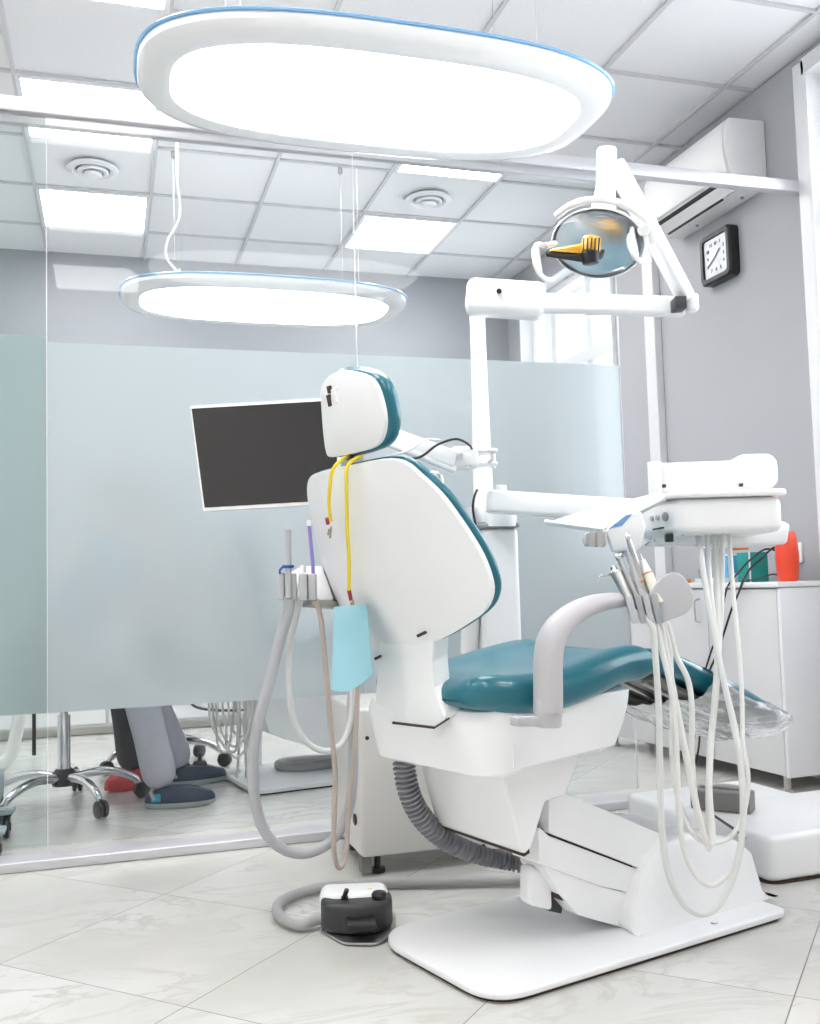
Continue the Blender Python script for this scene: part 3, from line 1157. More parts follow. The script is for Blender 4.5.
# neck of the back rest
neck = [(380, 636), (434, 630), (432, 662), (434, 688), (440, 706), (446, 720), (436, 728), (395, 728), (380, 722), (375, 715), (376, 690), (378, 665)]
NP = [bk([q], .006 - .060 * min(1, max(0, (q[1] - 642) / 80)))[0] for q in neck]
obj('backrest_support', prism(fillet(NP, .01, 3), NB * .045, .014, 5, 40), 'white', ch)
obj('support_seam', prism(bk([(392, 722), (434, 727), (446, 719), (446, 721), (434, 729), (392, 724)], -.056), NB * .01, 0), 'rubber', ch)
bolt = bk([(426, 631)], -.004)[0]
for q in [(426, 632), (383, 655)]:
    b_ = bk([q], .0)[0]
    obj('screw', cyl(b_ - NB * .024, b_ + NB * .01, .0035, n=10), 'rubber', ch)
# head rest
TH2 = rad(12)
S2 = -math.sin(TH2) * U + math.cos(TH2) * ZZ
NH = V.cross(S2).normalized()
if NH.dot(U) < 0:
    NH = -NH
top = pl(352, 455, p0 + NB * .02, NB)
head_px = [(321, 401), (321, 388), (329, 376), (342, 371), (361, 374), (373, 382), (380, 398), (384, 419), (382, 436), (374, 447), (359, 452), (345, 455), (331, 457), (326, 452), (323, 430)]
HPt = crom([pl(x, y, top - NH * .01, NH) for x, y in head_px], 4, True)
hc = sum(HPt, Vec()) / len(HPt)
hd = obj('headrest_shell', dome(HPt, hc, NH, .010, .012), 'shell', ch, ang=55)
padslab([p + NH * .008 for p in HPt], hc + NH * .008, NH, .044, .001, 'teal', 'headrest_cushion', ch)
for (a, b_) in (((328, 387), (331, 392)), ((328, 395), (331, 406))):
    q0 = pl((a[0] + b_[0]) / 2, (a[1] + b_[1]) / 2, hc - NH * .010, NH)
    obj('release_slot', box(q0, (.006, .014, .016 if a[1] < 390 else .026), .001, rz=CA + math.pi / 2 * 0, rot=frame(NH, V, S2)), 'rubber', hd)
q0 = pl(334, 386, hc - NH * .010, NH)
obj('release_button', box(pl(335, 396, hc - NH * .010, NH), (.006, .022, .034), .003, rot=frame(NH, V, S2)), 'white', hd)
# neck stem
st = pl(352, 462, top + NH * .02, NH)
obj('headrest_stem', joinbm(beam(st - ZZ * .05, st + ZZ * .055, .05, .014, .003, up=U), cyl(st - V * .03 + ZZ * .0, st + V * .03 + ZZ * .0, .014, n=16)), 'steel', ch)

# arm rest
va = 1.59
ap = [pv(548, 712, va), pv(548, 690, va), pv(548, 665, va), pv(550, 645, va), pv(558, 628, va), pv(573, 614, va), pv(592, 605, va), pv(610, 601, va), pv(629, 600, va)]
arm = obj('armrest', tube(ap, [.0275, .0275, .0275, .0275, .0265, .024, .021, .018, .014], 20, 6, flat=(V, 1.25)), 'armgrey', ch, ang=60)
obj('armrest_post', joinbm(cyl(pv(548, 727, va), pv(548, 698, va), .0285, n=28, bev=.004), beam(pv(514, 721, va + .01), pv(548, 721, va + .01), .03, .020, .005)), 'grey', arm)
# corrugated hose under the seat
cp = [pv(404, 735, 2.06), pv(404, 765, 2.06), pv(410, 795, 2.06), pv(424, 820, 2.06), pv(448, 841, 2.06), pv(480, 855, 2.05), pv(510, 862, 2.03), pv(536, 868, 1.99)]
Cc = crom(cp, 26)
nC = len(Cc)
rr_ = [(.028 if (i // 2) % 2 == 0 else .0195) * (1 - .28 * max(0, i / nC - .45) / .55) for i in range(nC)]
obj('corrugated_hose', tube(Cc, rr_, 16, 1), 'flexgrey', ch, ang=30)

# ---------- yellow bib cord and paper bib
def onback(x, y, off=-.030):
    return pl(x, y, p0 + NB * off, NB)


t = thing('bib_cord', onback(352, 462), 'yellow bib cord with clips looped around the headrest neck of the chair', 'cord')
c_pts = [onback(331, 521), onback(329, 505), onback(330, 487), onback(332, 472, -.026), onback(338, 463, -.012), onback(346, 457, .01), onback(353, 455, .05), onback(360, 456, .055), onback(361, 456, .02),
         onback(352, 461, -.005), onback(347, 468, -.024), onback(346.5, 480), onback(347, 520), onback(349, 560), onback(349, 592)]
obj('cord', tube(c_pts, .0042, 10, 6), 'yellow', t)
obj('end_sleeve', tube([onback(331, 515), onback(327, 518), onback(328, 524)][1:], .0048, 8, 2), 'darkred', t)
obj('end_sleeve', tube([onback(349, 590), onback(351, 600)], .0048, 8, 2), 'darkred', t)
for (a, b_) in (((331, 527), (330, 538)), ((353, 600), (354, 613))):
    obj('clip', joinbm(beam(onback(*a, -.031), onback(*b_, -.031), .005, .004, .001), beam(onback(a[0] - 2, a[1] + 2, -.034), onback(b_[0] - 2, b_[1] - 3, -.034), .004, .003, .001)), 'brass', t)

# paper bib: folded, hanging from the clip
def bibpt(s, r_):
    a, b_ = (pl(335, 607, p0 - NB * .034, NB), pl(367, 604, p0 - NB * .034, NB))
    c_, d_ = pd(332, 690, 2.30), pd(374, 680, 2.22)
    tp = a.lerp(b_, s)
    bt = c_.lerp(d_, s)
    return tp.lerp(bt, r_)


R1, R2 = [], []
nb_, mb_ = 10, 14
vw = (pd(350, 650, 1) - EYE).normalized()
bmb = bmesh.new()
grid = []
for i in range(mb_ + 1):
    row = []
    for j in range(nb_ + 1):
        s, r_ = j / nb_, i / mb_
        p_ = bibpt(s, r_) - vw * (.006 * math.sin(s * 6) * r_ + .004 * math.sin(r_ * 7 + s * 3))
        p_ = p_ + Vec((0, 0, 1)) * (.012 * math.sin(s * math.pi * 1.2) * (r_ ** 4) * -1 + (.006 * s * s if i == mb_ else 0))
        row.append(bmb.verts.new(p_))
    grid.append(row)
for i in range(mb_):
    for j in range(nb_):
        bmb.faces.new((grid[i][j], grid[i][j + 1], grid[i + 1][j + 1], grid[i + 1][j]))
bmesh.ops.recalc_face_normals(bmb, faces=bmb.faces)
bmesh.ops.solidify(bmb, geom=bmb.faces, thickness=.0022)
tag(obj('paper_bib', bmb, 'paper', ang=60), 'pale blue paper bib hanging from the yellow cord behind the backrest', 'bib')

# ================================================================== DENTAL UNIT (floor box, column, post, table arm)
un = thing('dental_unit', (1.0, 2.95, 0), 'white dental unit with floor box and tall column standing behind the chair', 'dental unit')
bx0, bx1, by0, by1 = .690, 1.17, 2.84, 3.22
obj('floor_box', box(((bx0 + bx1) / 2, (by0 + by1) / 2, .27), (bx1 - bx0, by1 - by0, .43), .014, 3), 'box', un)
for x in (bx0 + .06, bx1 - .08):
    for y in (by0 + .05, by1 - .06):
        obj('foot', joinbm(cyl((x, y, 0), (x, y, .012), .022, n=16), cyl((x, y, .012), (x, y, .06), .010, n=12)), 'darkgrey', un)
obj('corner_foot_bracket', box((bx0 + .018, by0 + .03, .032), (.03, .04, .046), .003), 'greybox', un)
obj('power_switch', lathe([(.016, 0), (.017, -.004), (.012, -.006), (.001, -.005)], (bx0 - .001, by0 + .06, .155), axis=Vec((1, 0, 0)), n=24), 'darkgrey', un)
for k in range(3):
    obj('vent_slot', box((bx0 - .0015, by0 + .09, .26 + .016 * k), (.004, .04, .005), .001, rot=Matrix.Rotation(rad(35), 3, 'X')), 'black', un)
b_ = at(367, 738, Y=by0)
obj('screw', cyl(b_ + Vec((0, .006, 0)), b_ - Vec((0, .003, 0)), .006, n=12), 'rubber', un)
cc = Vec((1.178, 2.93, 0))
obj('column', box(cc + ZZ * .722, (.122, .122, .575), .018, 4, rz=-.25), 'white', un)
obj('column_foot', box(cc + Vec((.0, .0, .245)), (.18, .19, .42), .02, 3, rz=-.1), 'white', un)
obj('column_collar', box(cc + ZZ * 1.017, (.132, .132, .016), .006, 3, rz=-.25), 'midgrey', un)
po = Vec((1.138, 2.93, 0))
obj('post', joinbm(cyl(po + ZZ * 1.03, po + ZZ * 1.42, .034, .027, n=28), cyl(po + ZZ * 1.42, po + ZZ * 1.745, .027, .024, n=28)), 'metalwhite', un)
obj('post_socket', joinbm(cyl(po + ZZ * 1.035 + Vec((.03, 0, 0)), po + ZZ * 1.10 + Vec((.02, 0, 0)), .05, .042, n=28, bev=.008)), 'white', un)
# table arm
a0 = pd(494, 502, 2.98)
a1 = pd(655, 512, 3.02)
obj('table_arm', beam(a0, a1, .07, .068, .012, 4, ext=.02), 'metalwhite', un)
obj('arm_pivot', cyl(pd(501, 526, 3.11), pd(501, 511, 3.11), .050, n=24), 'metalwhite', un)
obj('pivot_cap', cyl(pd(501, 493, 3.0), pd(501, 485, 3.0), .017, n=20, bev=.004), 'metalwhite', un)
# black cable behind the post
obj('post_cable', tube([pd(476, 525, 2.95), pd(473, 510, 2.95), pd(474, 498, 2.95), pd(477, 490, 2.98)], .004, 8), 'black', un)
# small spittoon bowl and chrome tap, seen between backrest and post
sp = thing('spittoon', pd(446, 520, 3.15), 'glass spittoon bowl with a bent water spout behind the backrest', 'spittoon')
bw = pd(452, 510, 3.1)
obj('bowl', lathe([(.03, -.06), (.05, -.045), (.075, 0), (.077, .004), (.071, .002), (.045, -.04), (.001, -.045)], bw, n=32), 'white', sp)
obj('water_spout', tube([pd(441, 500, 3.12), pd(442, 484, 3.12), pd(440, 475, 3.12), pd(433, 473, 3.12), pd(424, 473, 3.12)], .006, 10), 'chrome', sp)
obj('bowl_support', tube([bw - ZZ * .055, bw - ZZ * .12, bw - ZZ * .25 + Vec((.05, .0, 0)), Vec((1.1, 3.0, .62))], .03, 14), 'white', sp)

# ================================================================== OPERATING LIGHT
ol = thing('operating_light', pd(490, 300, 2.95), 'white dental operating light on a folded arm above the chair', 'dental lamp')
hb0, hb1 = pd(484, 297, 3.02), pd(520, 300, 3.01)
obj('arm_hub', beam(pd(466, 297, 3.0), pd(545, 302, 2.98), .10, .105, .025, 4), 'metalwhite', ol)
obj('hub_screw', cyl(pd(499, 291, 2.90), pd(499, 291, 2.95), .008, n=12), 'black', ol)
e1 = pd(686, 307, 2.90)
obj('lower_arm', beam(pd(530, 303, 2.98), e1, .05, .056, .012, 4), 'metalwhite', ol)
e0 = pd(614, 162, 2.72)
up_ = (e1 - e0).normalized()
obj('spring_arm', joinbm(beam(pd(686, 298, 2.88), e0, .055, .040, .010, 4, up=Vec((.9, 0, .5)).normalized())), 'metalwhite', ol)
obj('elbow_joint', box(pd(678, 305, 2.865), (.034, .07, .036), .004, rz=-.3), 'darkgrey', ol)
obj('elbow_cap', box(pd(691, 304, 2.885), (.035, .06, .055), .012, rz=-.3), 'metalwhite', ol)
obj('lamp_hanger', joinbm(cyl(pd(607, 148, 2.70), pd(606, 186, 2.70), .027, n=24, bev=.006), cyl(pd(606, 184, 2.70), pd(603, 214, 2.70), .026, .036, n=24), cyl(pd(606, 163, 2.70), pd(607, 166, 2.70), .0285, n=24)), 'metalwhite', ol)
# lamp head: ellipsoid reflector with clear shield, faces down-left towards the chair
lc = pd(598, 243, 2.68)
Lz = (pd(560, 275, 2.45) - lc).normalized()     # facing direction
Lx = Vec((.94, -.30, .10)).normalized()
Lx = (Lx - Lz * Lx.dot(Lz)).normalized()
Ly = Lz.cross(Lx).normalized()
if Ly.z < 0:
    Ly = -Ly


def ell(rx, ry, off, n=48):
    return [lc + Lx * rx * math.cos(2 * math.pi * k / n) + Ly * ry * math.sin(2 * math.pi * k / n) + Lz * off for k in range(n)]


MT['reflector'] = mat('dichroic_reflector', (.88, .93, .98), .28, 1.0, var=.12, vscale=14)
hdL = obj('lamp_head', rings([ell(.02, .014, -.085), ell(.06, .043, -.080), ell(.105, .076, -.055), ell(.128, .094, -.01), ell(.132, .097, .004), ell(.128, .093, .008), ell(.122, .088, .004)], cap=False), 'metalwhite', ol)
obj('reflector', rings([ell(.121, .088, .003), ell(.115, .083, -.012), ell(.09, .064, -.040), ell(.05, .036, -.058), ell(.01, .007, -.064)]), 'reflector', hdL, label='bluish mirrored reflector')
obj('clear_shield', rings([ell(.126, .092, .008), ell(.124, .090, .016), ell(.10, .073, .032), ell(.05, .036, .042), ell(.005, .004, .045)]), 'lampglass', hdL)
bq = lc + Lz * .0
obj('bulb_holder', joinbm(prism([pd(545, 252, 2.58), pd(546, 257, 2.58), pd(584, 263, 2.58), pd(600, 261, 2.58), pd(602, 252, 2.58), pd(580, 254, 2.58)], Lz * -.03, .003, 2), cyl(pd(590, 252, 2.585), pd(591, 264, 2.585), .026, .022, n=20, bev=.004)), 'black', hdL)
obj('amber_shade', joinbm(prism([pd(548, 251, 2.578), pd(582, 245, 2.578), pd(586, 254, 2.578)], Lz * -.025, .002, 2), cyl(pd(592, 238, 2.59), pd(590, 253, 2.585), .025, .026, n=24, bev=.004)), 'amber', hdL)
for k in range(5):
    x = 583 + 3.8 * k
    obj('shade_rib', beam(pd(x + 1, 238, 2.556), pd(x, 252, 2.552), .003, .003, .0), 'black', hdL)
# yoke over the head
yk = [pd(552, 232, 2.60), pd(556, 218, 2.62), pd(575, 210, 2.64), pd(604, 209, 2.66), pd(626, 211, 2.66), pd(635, 222, 2.64), pd(639, 238, 2.62)]
obj('yoke', tube([lc + Lx * .150 * math.cos(a) + Ly * .115 * math.sin(a) for a in [rad(q) for q in range(0, 150, 14)]], .010, 10, 3), 'metalwhite', ol)


def hdl(P):
    return tube(P, .008, 10, 5, flat=(Lx, .8))


obj('handle', joinbm(hdl([pd(545, 246, 2.60), pd(537, 245, 2.57), pd(534, 254, 2.56), pd(537, 269, 2.56), pd(545, 279, 2.57), pd(554, 280, 2.585)]),
                     beam(pd(536, 246, 2.57), pd(540, 275, 2.57), .02, .012, .004, up=Lx), cyl(pd(545, 246, 2.60), pd(555, 244, 2.63), .009, n=12)), 'metalwhite', hdL)
obj('handle', joinbm(hdl([pd(633, 225, 2.64), pd(629, 238, 2.60), pd(632, 252, 2.58), pd(640, 261, 2.585), pd(650, 260, 2.60)]),
                     beam(pd(631, 227, 2.61), pd(636, 256, 2.59), .02, .014, .004, up=Lx), cyl(pd(641, 230, 2.66), pd(644, 230, 2.58), .016, n=16, bev=.003)), 'metalwhite', hdL)

# ================================================================== MONITOR
mo = thing('monitor', pd(262, 455, 2.75), 'flat dark screen in a thin white frame on an arm behind the headrest', 'monitor')
m0, m1, m2, m3 = pd(190, 406, 2.78), pd(203, 511, 2.74), pd(342, 503, 2.66), pd(337, 397, 2.70)
mn = (m2 - m0).cross(m3 - m1).normalized()
if mn.dot(EYE - m0) < 0:
    mn = -mn
# make coplanar
c0 = (m0 + m1 + m2 + m3) / 4
mq = [pl(x, y, c0, mn) for x, y in ((190, 406), (203, 511), (342, 503), (337, 397))]
obj('housing', prism(fillet(mq, .004, 3), -mn * .028, .004, 2), 'metalwhite', mo)
ins = [pl(x, y, c0 + mn * .0, mn) for x, y in ((191.8, 408.8), (204.8, 507.7), (339, 500), (334.5, 400.5))]
obj('screen', prism(ins, mn * .0015), 'screen', mo)
mc_ = c0 - mn * .03
arm_pts = [pd(380, 432, 2.86), pd(395, 437, 2.87), pd(462, 462, 2.92)]
obj('monitor_arm', joinbm(beam(pd(340, 418, 2.84), pd(455, 460, 2.90), .035, .050, .006, 3), beam(pd(380, 440, 2.85), pd(455, 470, 2.90), .030, .018, .004)), 'metalwhite', mo)
obj('arm_mount', joinbm(beam(mc_ - mn * .0, pd(345, 425, 2.84), .06, .05, .006), box(mc_ - mn * .008, (.1, .02, .1), .004, rot=frame(mn.cross(ZZ).normalized(), mn, mn.cross(ZZ).normalized().cross(mn)))), 'metalwhite', mo)
obj('arm_clamp', joinbm(box(pd(465, 458, 2.93), (.08, .05, .065), .010, rz=-.3), box(pd(484, 452, 2.95), (.07, .075, .012), .004, rz=-.2), box(pd(484, 465, 2.95), (.07, .075, .012), .004, rz=-.2),
                        cyl(pd(493, 448, 2.95), pd(493, 468, 2.95), .008, n=12)), 'metalwhite', mo)
for q in ((461, 455), (468, 466), (489, 452), (490, 461)):
    obj('bolt', cyl(pd(*q, 2.875), pd(*q, 2.93), .005, n=10), 'chrome', mo)
obj('black_cable', tube([pd(397, 460, 2.84), pd(420, 457, 2.83), pd(437, 445, 2.83), pd(455, 439, 2.84), pd(468, 444, 2.88), pd(474, 452, 2.93)], .0038, 8), 'black', mo, label='black cable looping over the arm')
obj('white_cable', tube([pd(385, 457, 2.85), pd(410, 450, 2.84), pd(425, 440, 2.84), pd(440, 440, 2.86)], .003, 8), 'hosewhite', mo)

# ================================================================== INSTRUMENT TABLE
it = thing('instrument_table', pd(715, 540, 2.5), 'white instrument delivery table with control head, carried over the leg rest', 'instrument table')
FR = Vec((.957, -.29, 0)).normalized()      # along the table
FF = Vec((.29, .957, 0)).normalized()       # away


def ab(a, b, z):
    return FR * a + FF * b + ZZ * z


body = [ab(.632, 2.40, .945), ab(.905, 2.40, .945), ab(.945, 2.72, .945), ab(.60, 2.72, .945), ab(.570, 2.58, .945)]
body = [ab(.642, 2.36, .945), ab(.895, 2.36, .945), ab(.94, 2.70, .945), ab(.66, 2.74, .945), ab(.582, 2.52, .945)]
obj('table_body', prism(fillet(body, .03, 5), ZZ * .085, .018, 4), 'white', it)
plate = [ab(.634, 2.345, 1.031), ab(.905, 2.345, 1.031), ab(.955, 2.72, 1.031), ab(.66, 2.76, 1.031), ab(.575, 2.53, 1.031)]
obj('table_rim', prism(fillet(plate, .03, 5), ZZ * .016, .006, 3), 'metalwhite', it)
up1 = [ab(.600, 2.42, 1.050), ab(.89, 2.40, 1.050), ab(.93, 2.62, 1.050), ab(.67, 2.66, 1.050)]
obj('top_housing', prism(fillet(up1, .04, 5), ZZ * .074, .018, 4), 'metalwhite', it)
obj('top_hump', prism(fillet([ab(.80, 2.395, 1.050), ab(.905, 2.39, 1.050), ab(.94, 2.62, 1.050), ab(.82, 2.63, 1.050)], .04, 5), ZZ * .090, .03, 5), 'metalwhite', it)
obj('left_end_cap', prism(fillet([ab(.588, 2.415, 1.040), ab(.625, 2.415, 1.040), ab(.69, 2.66, 1.040), ab(.655, 2.66, 1.040)], .02, 4), ZZ * .088, .018, 4), 'metalwhite', it)
obj('blue_mark', box(ab(.618, 2.45, 1.1275), (.022, .03, .003), .001, rz=-.3), 'blue', it)
for q in ((664, 486), (741, 485)):
    obj('clip_catch', box(pd(*q, 2.405), (.008, .01, .008), .001, rz=-.3), 'rubber', it)
# sloping side tray reaching left
tA, tB, tC = pd(547, 524, 2.62), pd(606, 532, 2.40), pd(668, 501, 2.34)
tn = (tB - tA).cross(tC - tA).normalized()
if tn.z < 0:
    tn = -tn
tr = [tA, tB, tC, pl(664, 494, tA, tn), pl(600, 510, tA, tn)]
obj('side_tray', prism(fillet(tr, .015, 4), tn * .010, .003, 2), 'trayshade', it)  # plate coloured darker, its underside shade put into the grey
obj('tray_lip', joinbm(beam(tA + tn * .006, tB + tn * .006, .010, .016, .003, up=tn)), 'metalwhite', it)
# buttons on slanted end face
fA, fB = ab(.642, 2.36, .99), ab(.582, 2.52, .99)
fd = (fB - fA).normalized()
fn = fd.cross(ZZ)
if fn.dot(EYE - fA) < 0:
    fn = -fn
for k, (s, r_) in enumerate(((.045, .010), (.078, .007), (.102, .007))):
    q = fA + fd * s + fn * .001
    obj('control_knob', cyl(q - fn * .002, q + fn * .004, r_ * (1.1 if k == 0 else .9), n=20, bev=.001), 'midgrey' if k == 0 else 'grey', it)
obj('air_slot', beam(fA + fd * .055 - ZZ * .026 + fn * .001, fA + fd * .10 - ZZ * .028 + fn * .001, .003, .004), 'black', it)
# control head with blue panel
chp = [pd(604, 529, 2.31), pd(630, 513, 2.31), pd(640, 512, 2.31), pd(645, 528, 2.31), pd(641, 546, 2.31), pd(634, 552, 2.31), pd(612, 552, 2.31)]
nn = (EYE - chp[0])
nn = Vec((nn.x, nn.y, 0)).normalized()
chp = [pl(x, y, chp[0], nn) for x, y in ((605, 530), (629, 512), (641, 511), (646, 527), (642, 546), (634, 552), (612, 552))]
obj('control_head', prism(fillet(chp, .008, 4), -nn * .10, .008, 3), 'white', it)
obj('membrane_keypad', prism([pl(x, y, chp[0] + nn * .001, nn) for x, y in ((608, 529), (626, 515), (632, 514), (622, 526))], -nn * .003), 'bluescreen', it)
obj('grip_handle', prism(fillet([pl(x, y, chp[0] + nn * .01, nn) for x, y in ((585, 533), (604, 530), (607, 532), (607, 545), (604, 547), (584, 546), (582, 540))], .005, 3), -nn * .035, .005, 3), 'grey', it)
obj('handle_bars', joinbm(beam(pl(592, 532, chp[0] + nn * .012, nn), pl(592, 547, chp[0] + nn * .012, nn), .004, .012), beam(pl(600, 531, chp[0] + nn * .012, nn), pl(600, 547, chp[0] + nn * .012, nn), .004, .012)), 'steel', it)
# underside bar, bracket and lamp black block
obj('under_bar', beam(pd(646, 541, 2.55), pd(722, 540, 2.55), .10, .028, .006), 'white', it)
obj('under_arm', prism([pd(705, 549, 2.70), pd(788, 544, 2.70), pd(791, 524, 2.70), pd(782, 520, 2.70), pd(725, 535, 2.70)], FF * .08, .010, 3), 'metalwhite', it)
obj('bracket_clip', box(pd(669, 538, 2.40), (.018, .02, .020), .002, rz=-.3), 'black', it)
obj('metal_strip', box(pd(692, 534, 2.39), (.05, .02, .010), .002, rz=-.3), 'steel', it)
obj('copper_strip', box(pd(740, 549, 2.60), (.04, .02, .006), .001, rz=-.3), 'orange', it)
obj('lever', tube([pd(645, 545, 2.44), pd(650, 541, 2.42), pd(655, 541, 2.42), pd(655, 546, 2.42)], .003, 8), 'chrome', it)
# holder: arm + four slots + side wing
d0 = 2.14
hb = thing('instrument_holder', pd(655, 610, d0), 'grey four slot instrument holder below the control head of the table', 'instrument holder')
nh = Vec((-.45, -.89, 0)).normalized()
hbc = pd(650, 606, d0)


def hp(x, y, off=0):
    return pl(x, y, hbc + nh * off, nh)


obj('side_wing', prism(crom([hp(x, y) for x, y in ((658, 622), (649, 600), (652, 590), (663, 577), (673, 572.5), (683, 576), (691, 588), (693.5, 600), (688, 612), (672, 619))], 4, True), -nh * .035, .004, 3), 'grey', hb)
for k, (x0, x1) in enumerate(((624, 633), (633, 641), (641, 649), (649, 658))):
    o_ = .02 - .004 * k
    obj('slot', prism(fillet([hp(x0 + 1, 597 - k * 1.0, o_), hp(x1 - 1, 595 - k * .6, o_), hp(x1 + 6.2, 623, o_), hp(x0 + 8, 624, o_)], .004, 3), -nh * .040, .003, 2), 'slotgrey' if k % 2 else 'grey', hb)
obj('holder_arm', joinbm(beam(pd(628, 550, 2.30), pd(650, 603, d0 + .02), .016, .026, .004), beam(pd(621, 552, 2.36), pd(632, 552, 2.30), .02, .02, .004)), 'grey', hb)

# handpieces with hoses: each one a thing
hoses = [
    ([(652, 626), (655, 652), (659, 715), (660, 780), (662, 830), (668, 872), (682, 902), (699, 914), (716, 908), (731, 883), (741, 845), (743, 800), (740, 760), (733, 722), (724, 682), (714, 635), (706, 590), (701, 555), (699, 532)], .0072, 'hose', 2.13, 2.44),
    ([(657, 628), (663, 655), (671, 690), (676, 740), (678, 790), (682, 840), (692, 870), (708, 885), (722, 880), (736, 862), (744, 820), (742, 770), (734, 722), (722, 672), (714, 620), (709, 570), (707, 532)], .0062, 'hosewhite', 2.15, 2.47),
    ([(661, 628), (667, 660), (675, 700), (684, 745), (693, 790), (701, 825), (709, 845), (712, 830), (709, 790), (711, 740), (716, 690), (718, 640), (717, 590), (715, 532)], .0080, 'hosewhite', 2.17, 2.50),
    ([(664, 626), (670, 650), (672, 700), (672, 760), (680, 805), (694, 835), (712, 843), (732, 835), (745, 808), (748, 775), (743, 745), (742, 700), (739, 650), (733, 590), (729, 532)], .0056, 'hosewhite', 2.19, 2.46),
    ([(667, 624), (676, 655), (688, 680), (692, 710), (692, 760), (697, 810), (706, 842), (710, 845), (708, 800), (710, 750), (714, 700), (719, 650), (722, 590), (722, 532)], .0066, 'hosewhite', 2.21, 2.49),
]
hlab = ['instrument with an angled syringe tip at the holder left end, on longest hose', 'slim metal handpiece leaning between the syringe and the brown one',
        'long dark steel handpiece reaching highest in the holder', 'ivory handpiece with an orange ring in the holder', 'short grey handpiece tucked behind the ivory one in the holder']
hnames = ['air_water_syringe', 'dental_handpiece', 'dental_handpiece', 'dental_scaler', 'dental_handpiece']
tops = [((629, 600), (616, 573)), ((638, 600), (619, 558)), ((647, 598), (628, 538)), ((655, 592), (643, 560)), ((643, 600), (630, 556))]
for k, (P, r_, m_, da, db) in enumerate(hoses):
    n_ = len(P)
    bt, tt = tops[k]
    dk = d0 + .012 + .006 * (k % 3)
    root = thing(hnames[k], pd(P[0][0], P[0][1], da), hlab[k], 'dental instrument', 'instruments in the holder')
    pts = []
    for i, (x, y) in enumerate(P):
        f = i / (n_ - 1)
        pts.append(pd(x, y, da + (db - da) * f ** 3.2))
    obj('hose', tube([pd(bt[0] + 10, 614, da + .01)] + pts, r_, 10, 5), m_, root)
    b3, t3 = pd(bt[0], bt[1], dk), pd(tt[0], tt[1], dk + .03)
    ax = (t3 - b3)
    if k == 0:
        obj('body', tube([b3 - ax * .35, b3, b3 + ax * .6, t3], [.008, .009, .011, .013], 14, 3), 'steel', root)
        obj('head', joinbm(cyl(t3 - ax * .05, t3 + ax * .12, .013, .010, n=16, bev=.003), cyl(t3 + ax * .12, t3 + ax * .22, .008, n=12)), 'chrome', root)
        obj('nozzle', tube([t3 + ax * .08, pd(607, 571, dk + .02) * .4 + (t3) * .6, pd(606, 573, dk + .02), pd(598, 574, dk + .02), pd(596, 578, dk + .02)][0:1] + [pd(608, 575, dk + .02), pd(601, 576, dk + .02), pd(599, 581, dk + .02)], .0028, 8), 'chrome', root)
    elif k == 1:
        obj('body', tube([b3 - ax * .3, b3, b3 + ax * .5, t3], [.007, .008, .007, .006], 14, 3), 'steel', root)
        obj('head', cyl(t3 - Vec((.008, .0, 0)), t3 + Vec((.008, 0, .006)), .007, n=14, bev=.002), 'chrome', root)
    elif k == 2:
        obj('body', tube([b3 - ax * .3, b3, b3 + ax * .5, t3], [.008, .009, .008, .005], 14, 3), 'steel', root)
        obj('ring', cyl(b3 + ax * .25, b3 + ax * .28, .0098, n=16), 'orange', root)
        obj('head', cyl(t3 - Vec((.003, .006, 0)), t3 + Vec((.003, .006, .008)), .006, n=14, bev=.002), 'chrome', root)
    elif k == 3:
        obj('body', tube([b3 - ax * .35, b3 + ax * .1, b3 + ax * .55], [.011, .0115, .0105], 16, 3), 'ivory', root)
        obj('ring', cyl(b3 + ax * .55, b3 + ax * .59, .0108, n=16), 'orange', root)
        obj('tip', joinbm(cyl(b3 + ax * .59, t3, .0095, .005, n=16), cyl(t3, t3 + ax * .2, .002, .0008, n=8)), 'white', root)
    else:
        obj('body', tube([b3 - ax * .3, b3, b3 + ax * .5, t3], [.007, .008, .008, .006], 14, 3), 'grey', root)
        obj('head', cyl(t3, t3 + ax * .1, .006, .004, n=12), 'chrome', root)

# ================================================================== ASSISTANT SUCTION HOLDER
sh = thing('suction_holder', pd(305, 585, 2.55), 'grey and white suction holder with tube clips left of the backrest', 'suction holder')
for k, (x0, x1) in enumerate(((277, 285), (286, 297), (299, 308), (308, 317))):
    obj('clip', box(pd((x0 + x1) / 2, 586 + k * .3, 2.50 + .008 * (k % 2)), ((x1 - x0) * 2.5 / F - .002, .030, .067), .004, rz=-.29), 'grey', sh)
obj('housing', prism(fillet([pd(288, 574, 2.56), pd(302, 566, 2.62), pd(322, 566, 2.62), pd(334, 600, 2.58), pd(316, 600, 2.52), pd(292, 592, 2.52)], .01, 3), FF * .05, .006, 3), 'white', sh)
obj('bracket', joinbm(beam(pd(307, 603, 2.53), pd(336, 605, 2.60), .04, .022, .003)), 'steel', sh)
obj('support_arm', tube([pd(336, 603, 2.60), pd(370, 600, 2.75), pd(420, 600, 2.85), Vec((1.10, 2.90, .80))], .018, 14), 'white', sh)


def hosething(name, label, tip, P, ds, r_, m_):
    rt = thing(name, pd(P[0][0], P[0][1], ds[0]), label, 'suction tube', 'tubes on the suction holder')
    n_ = len(P)
    pts = [pd(x, y, ds[0] + (ds[1] - ds[0]) * i / (n_ - 1)) for i, (x, y) in enumerate(P)]
    obj('hose', tube(pts, r_, 14, 6), m_, rt)
    tip(rt)
    return rt


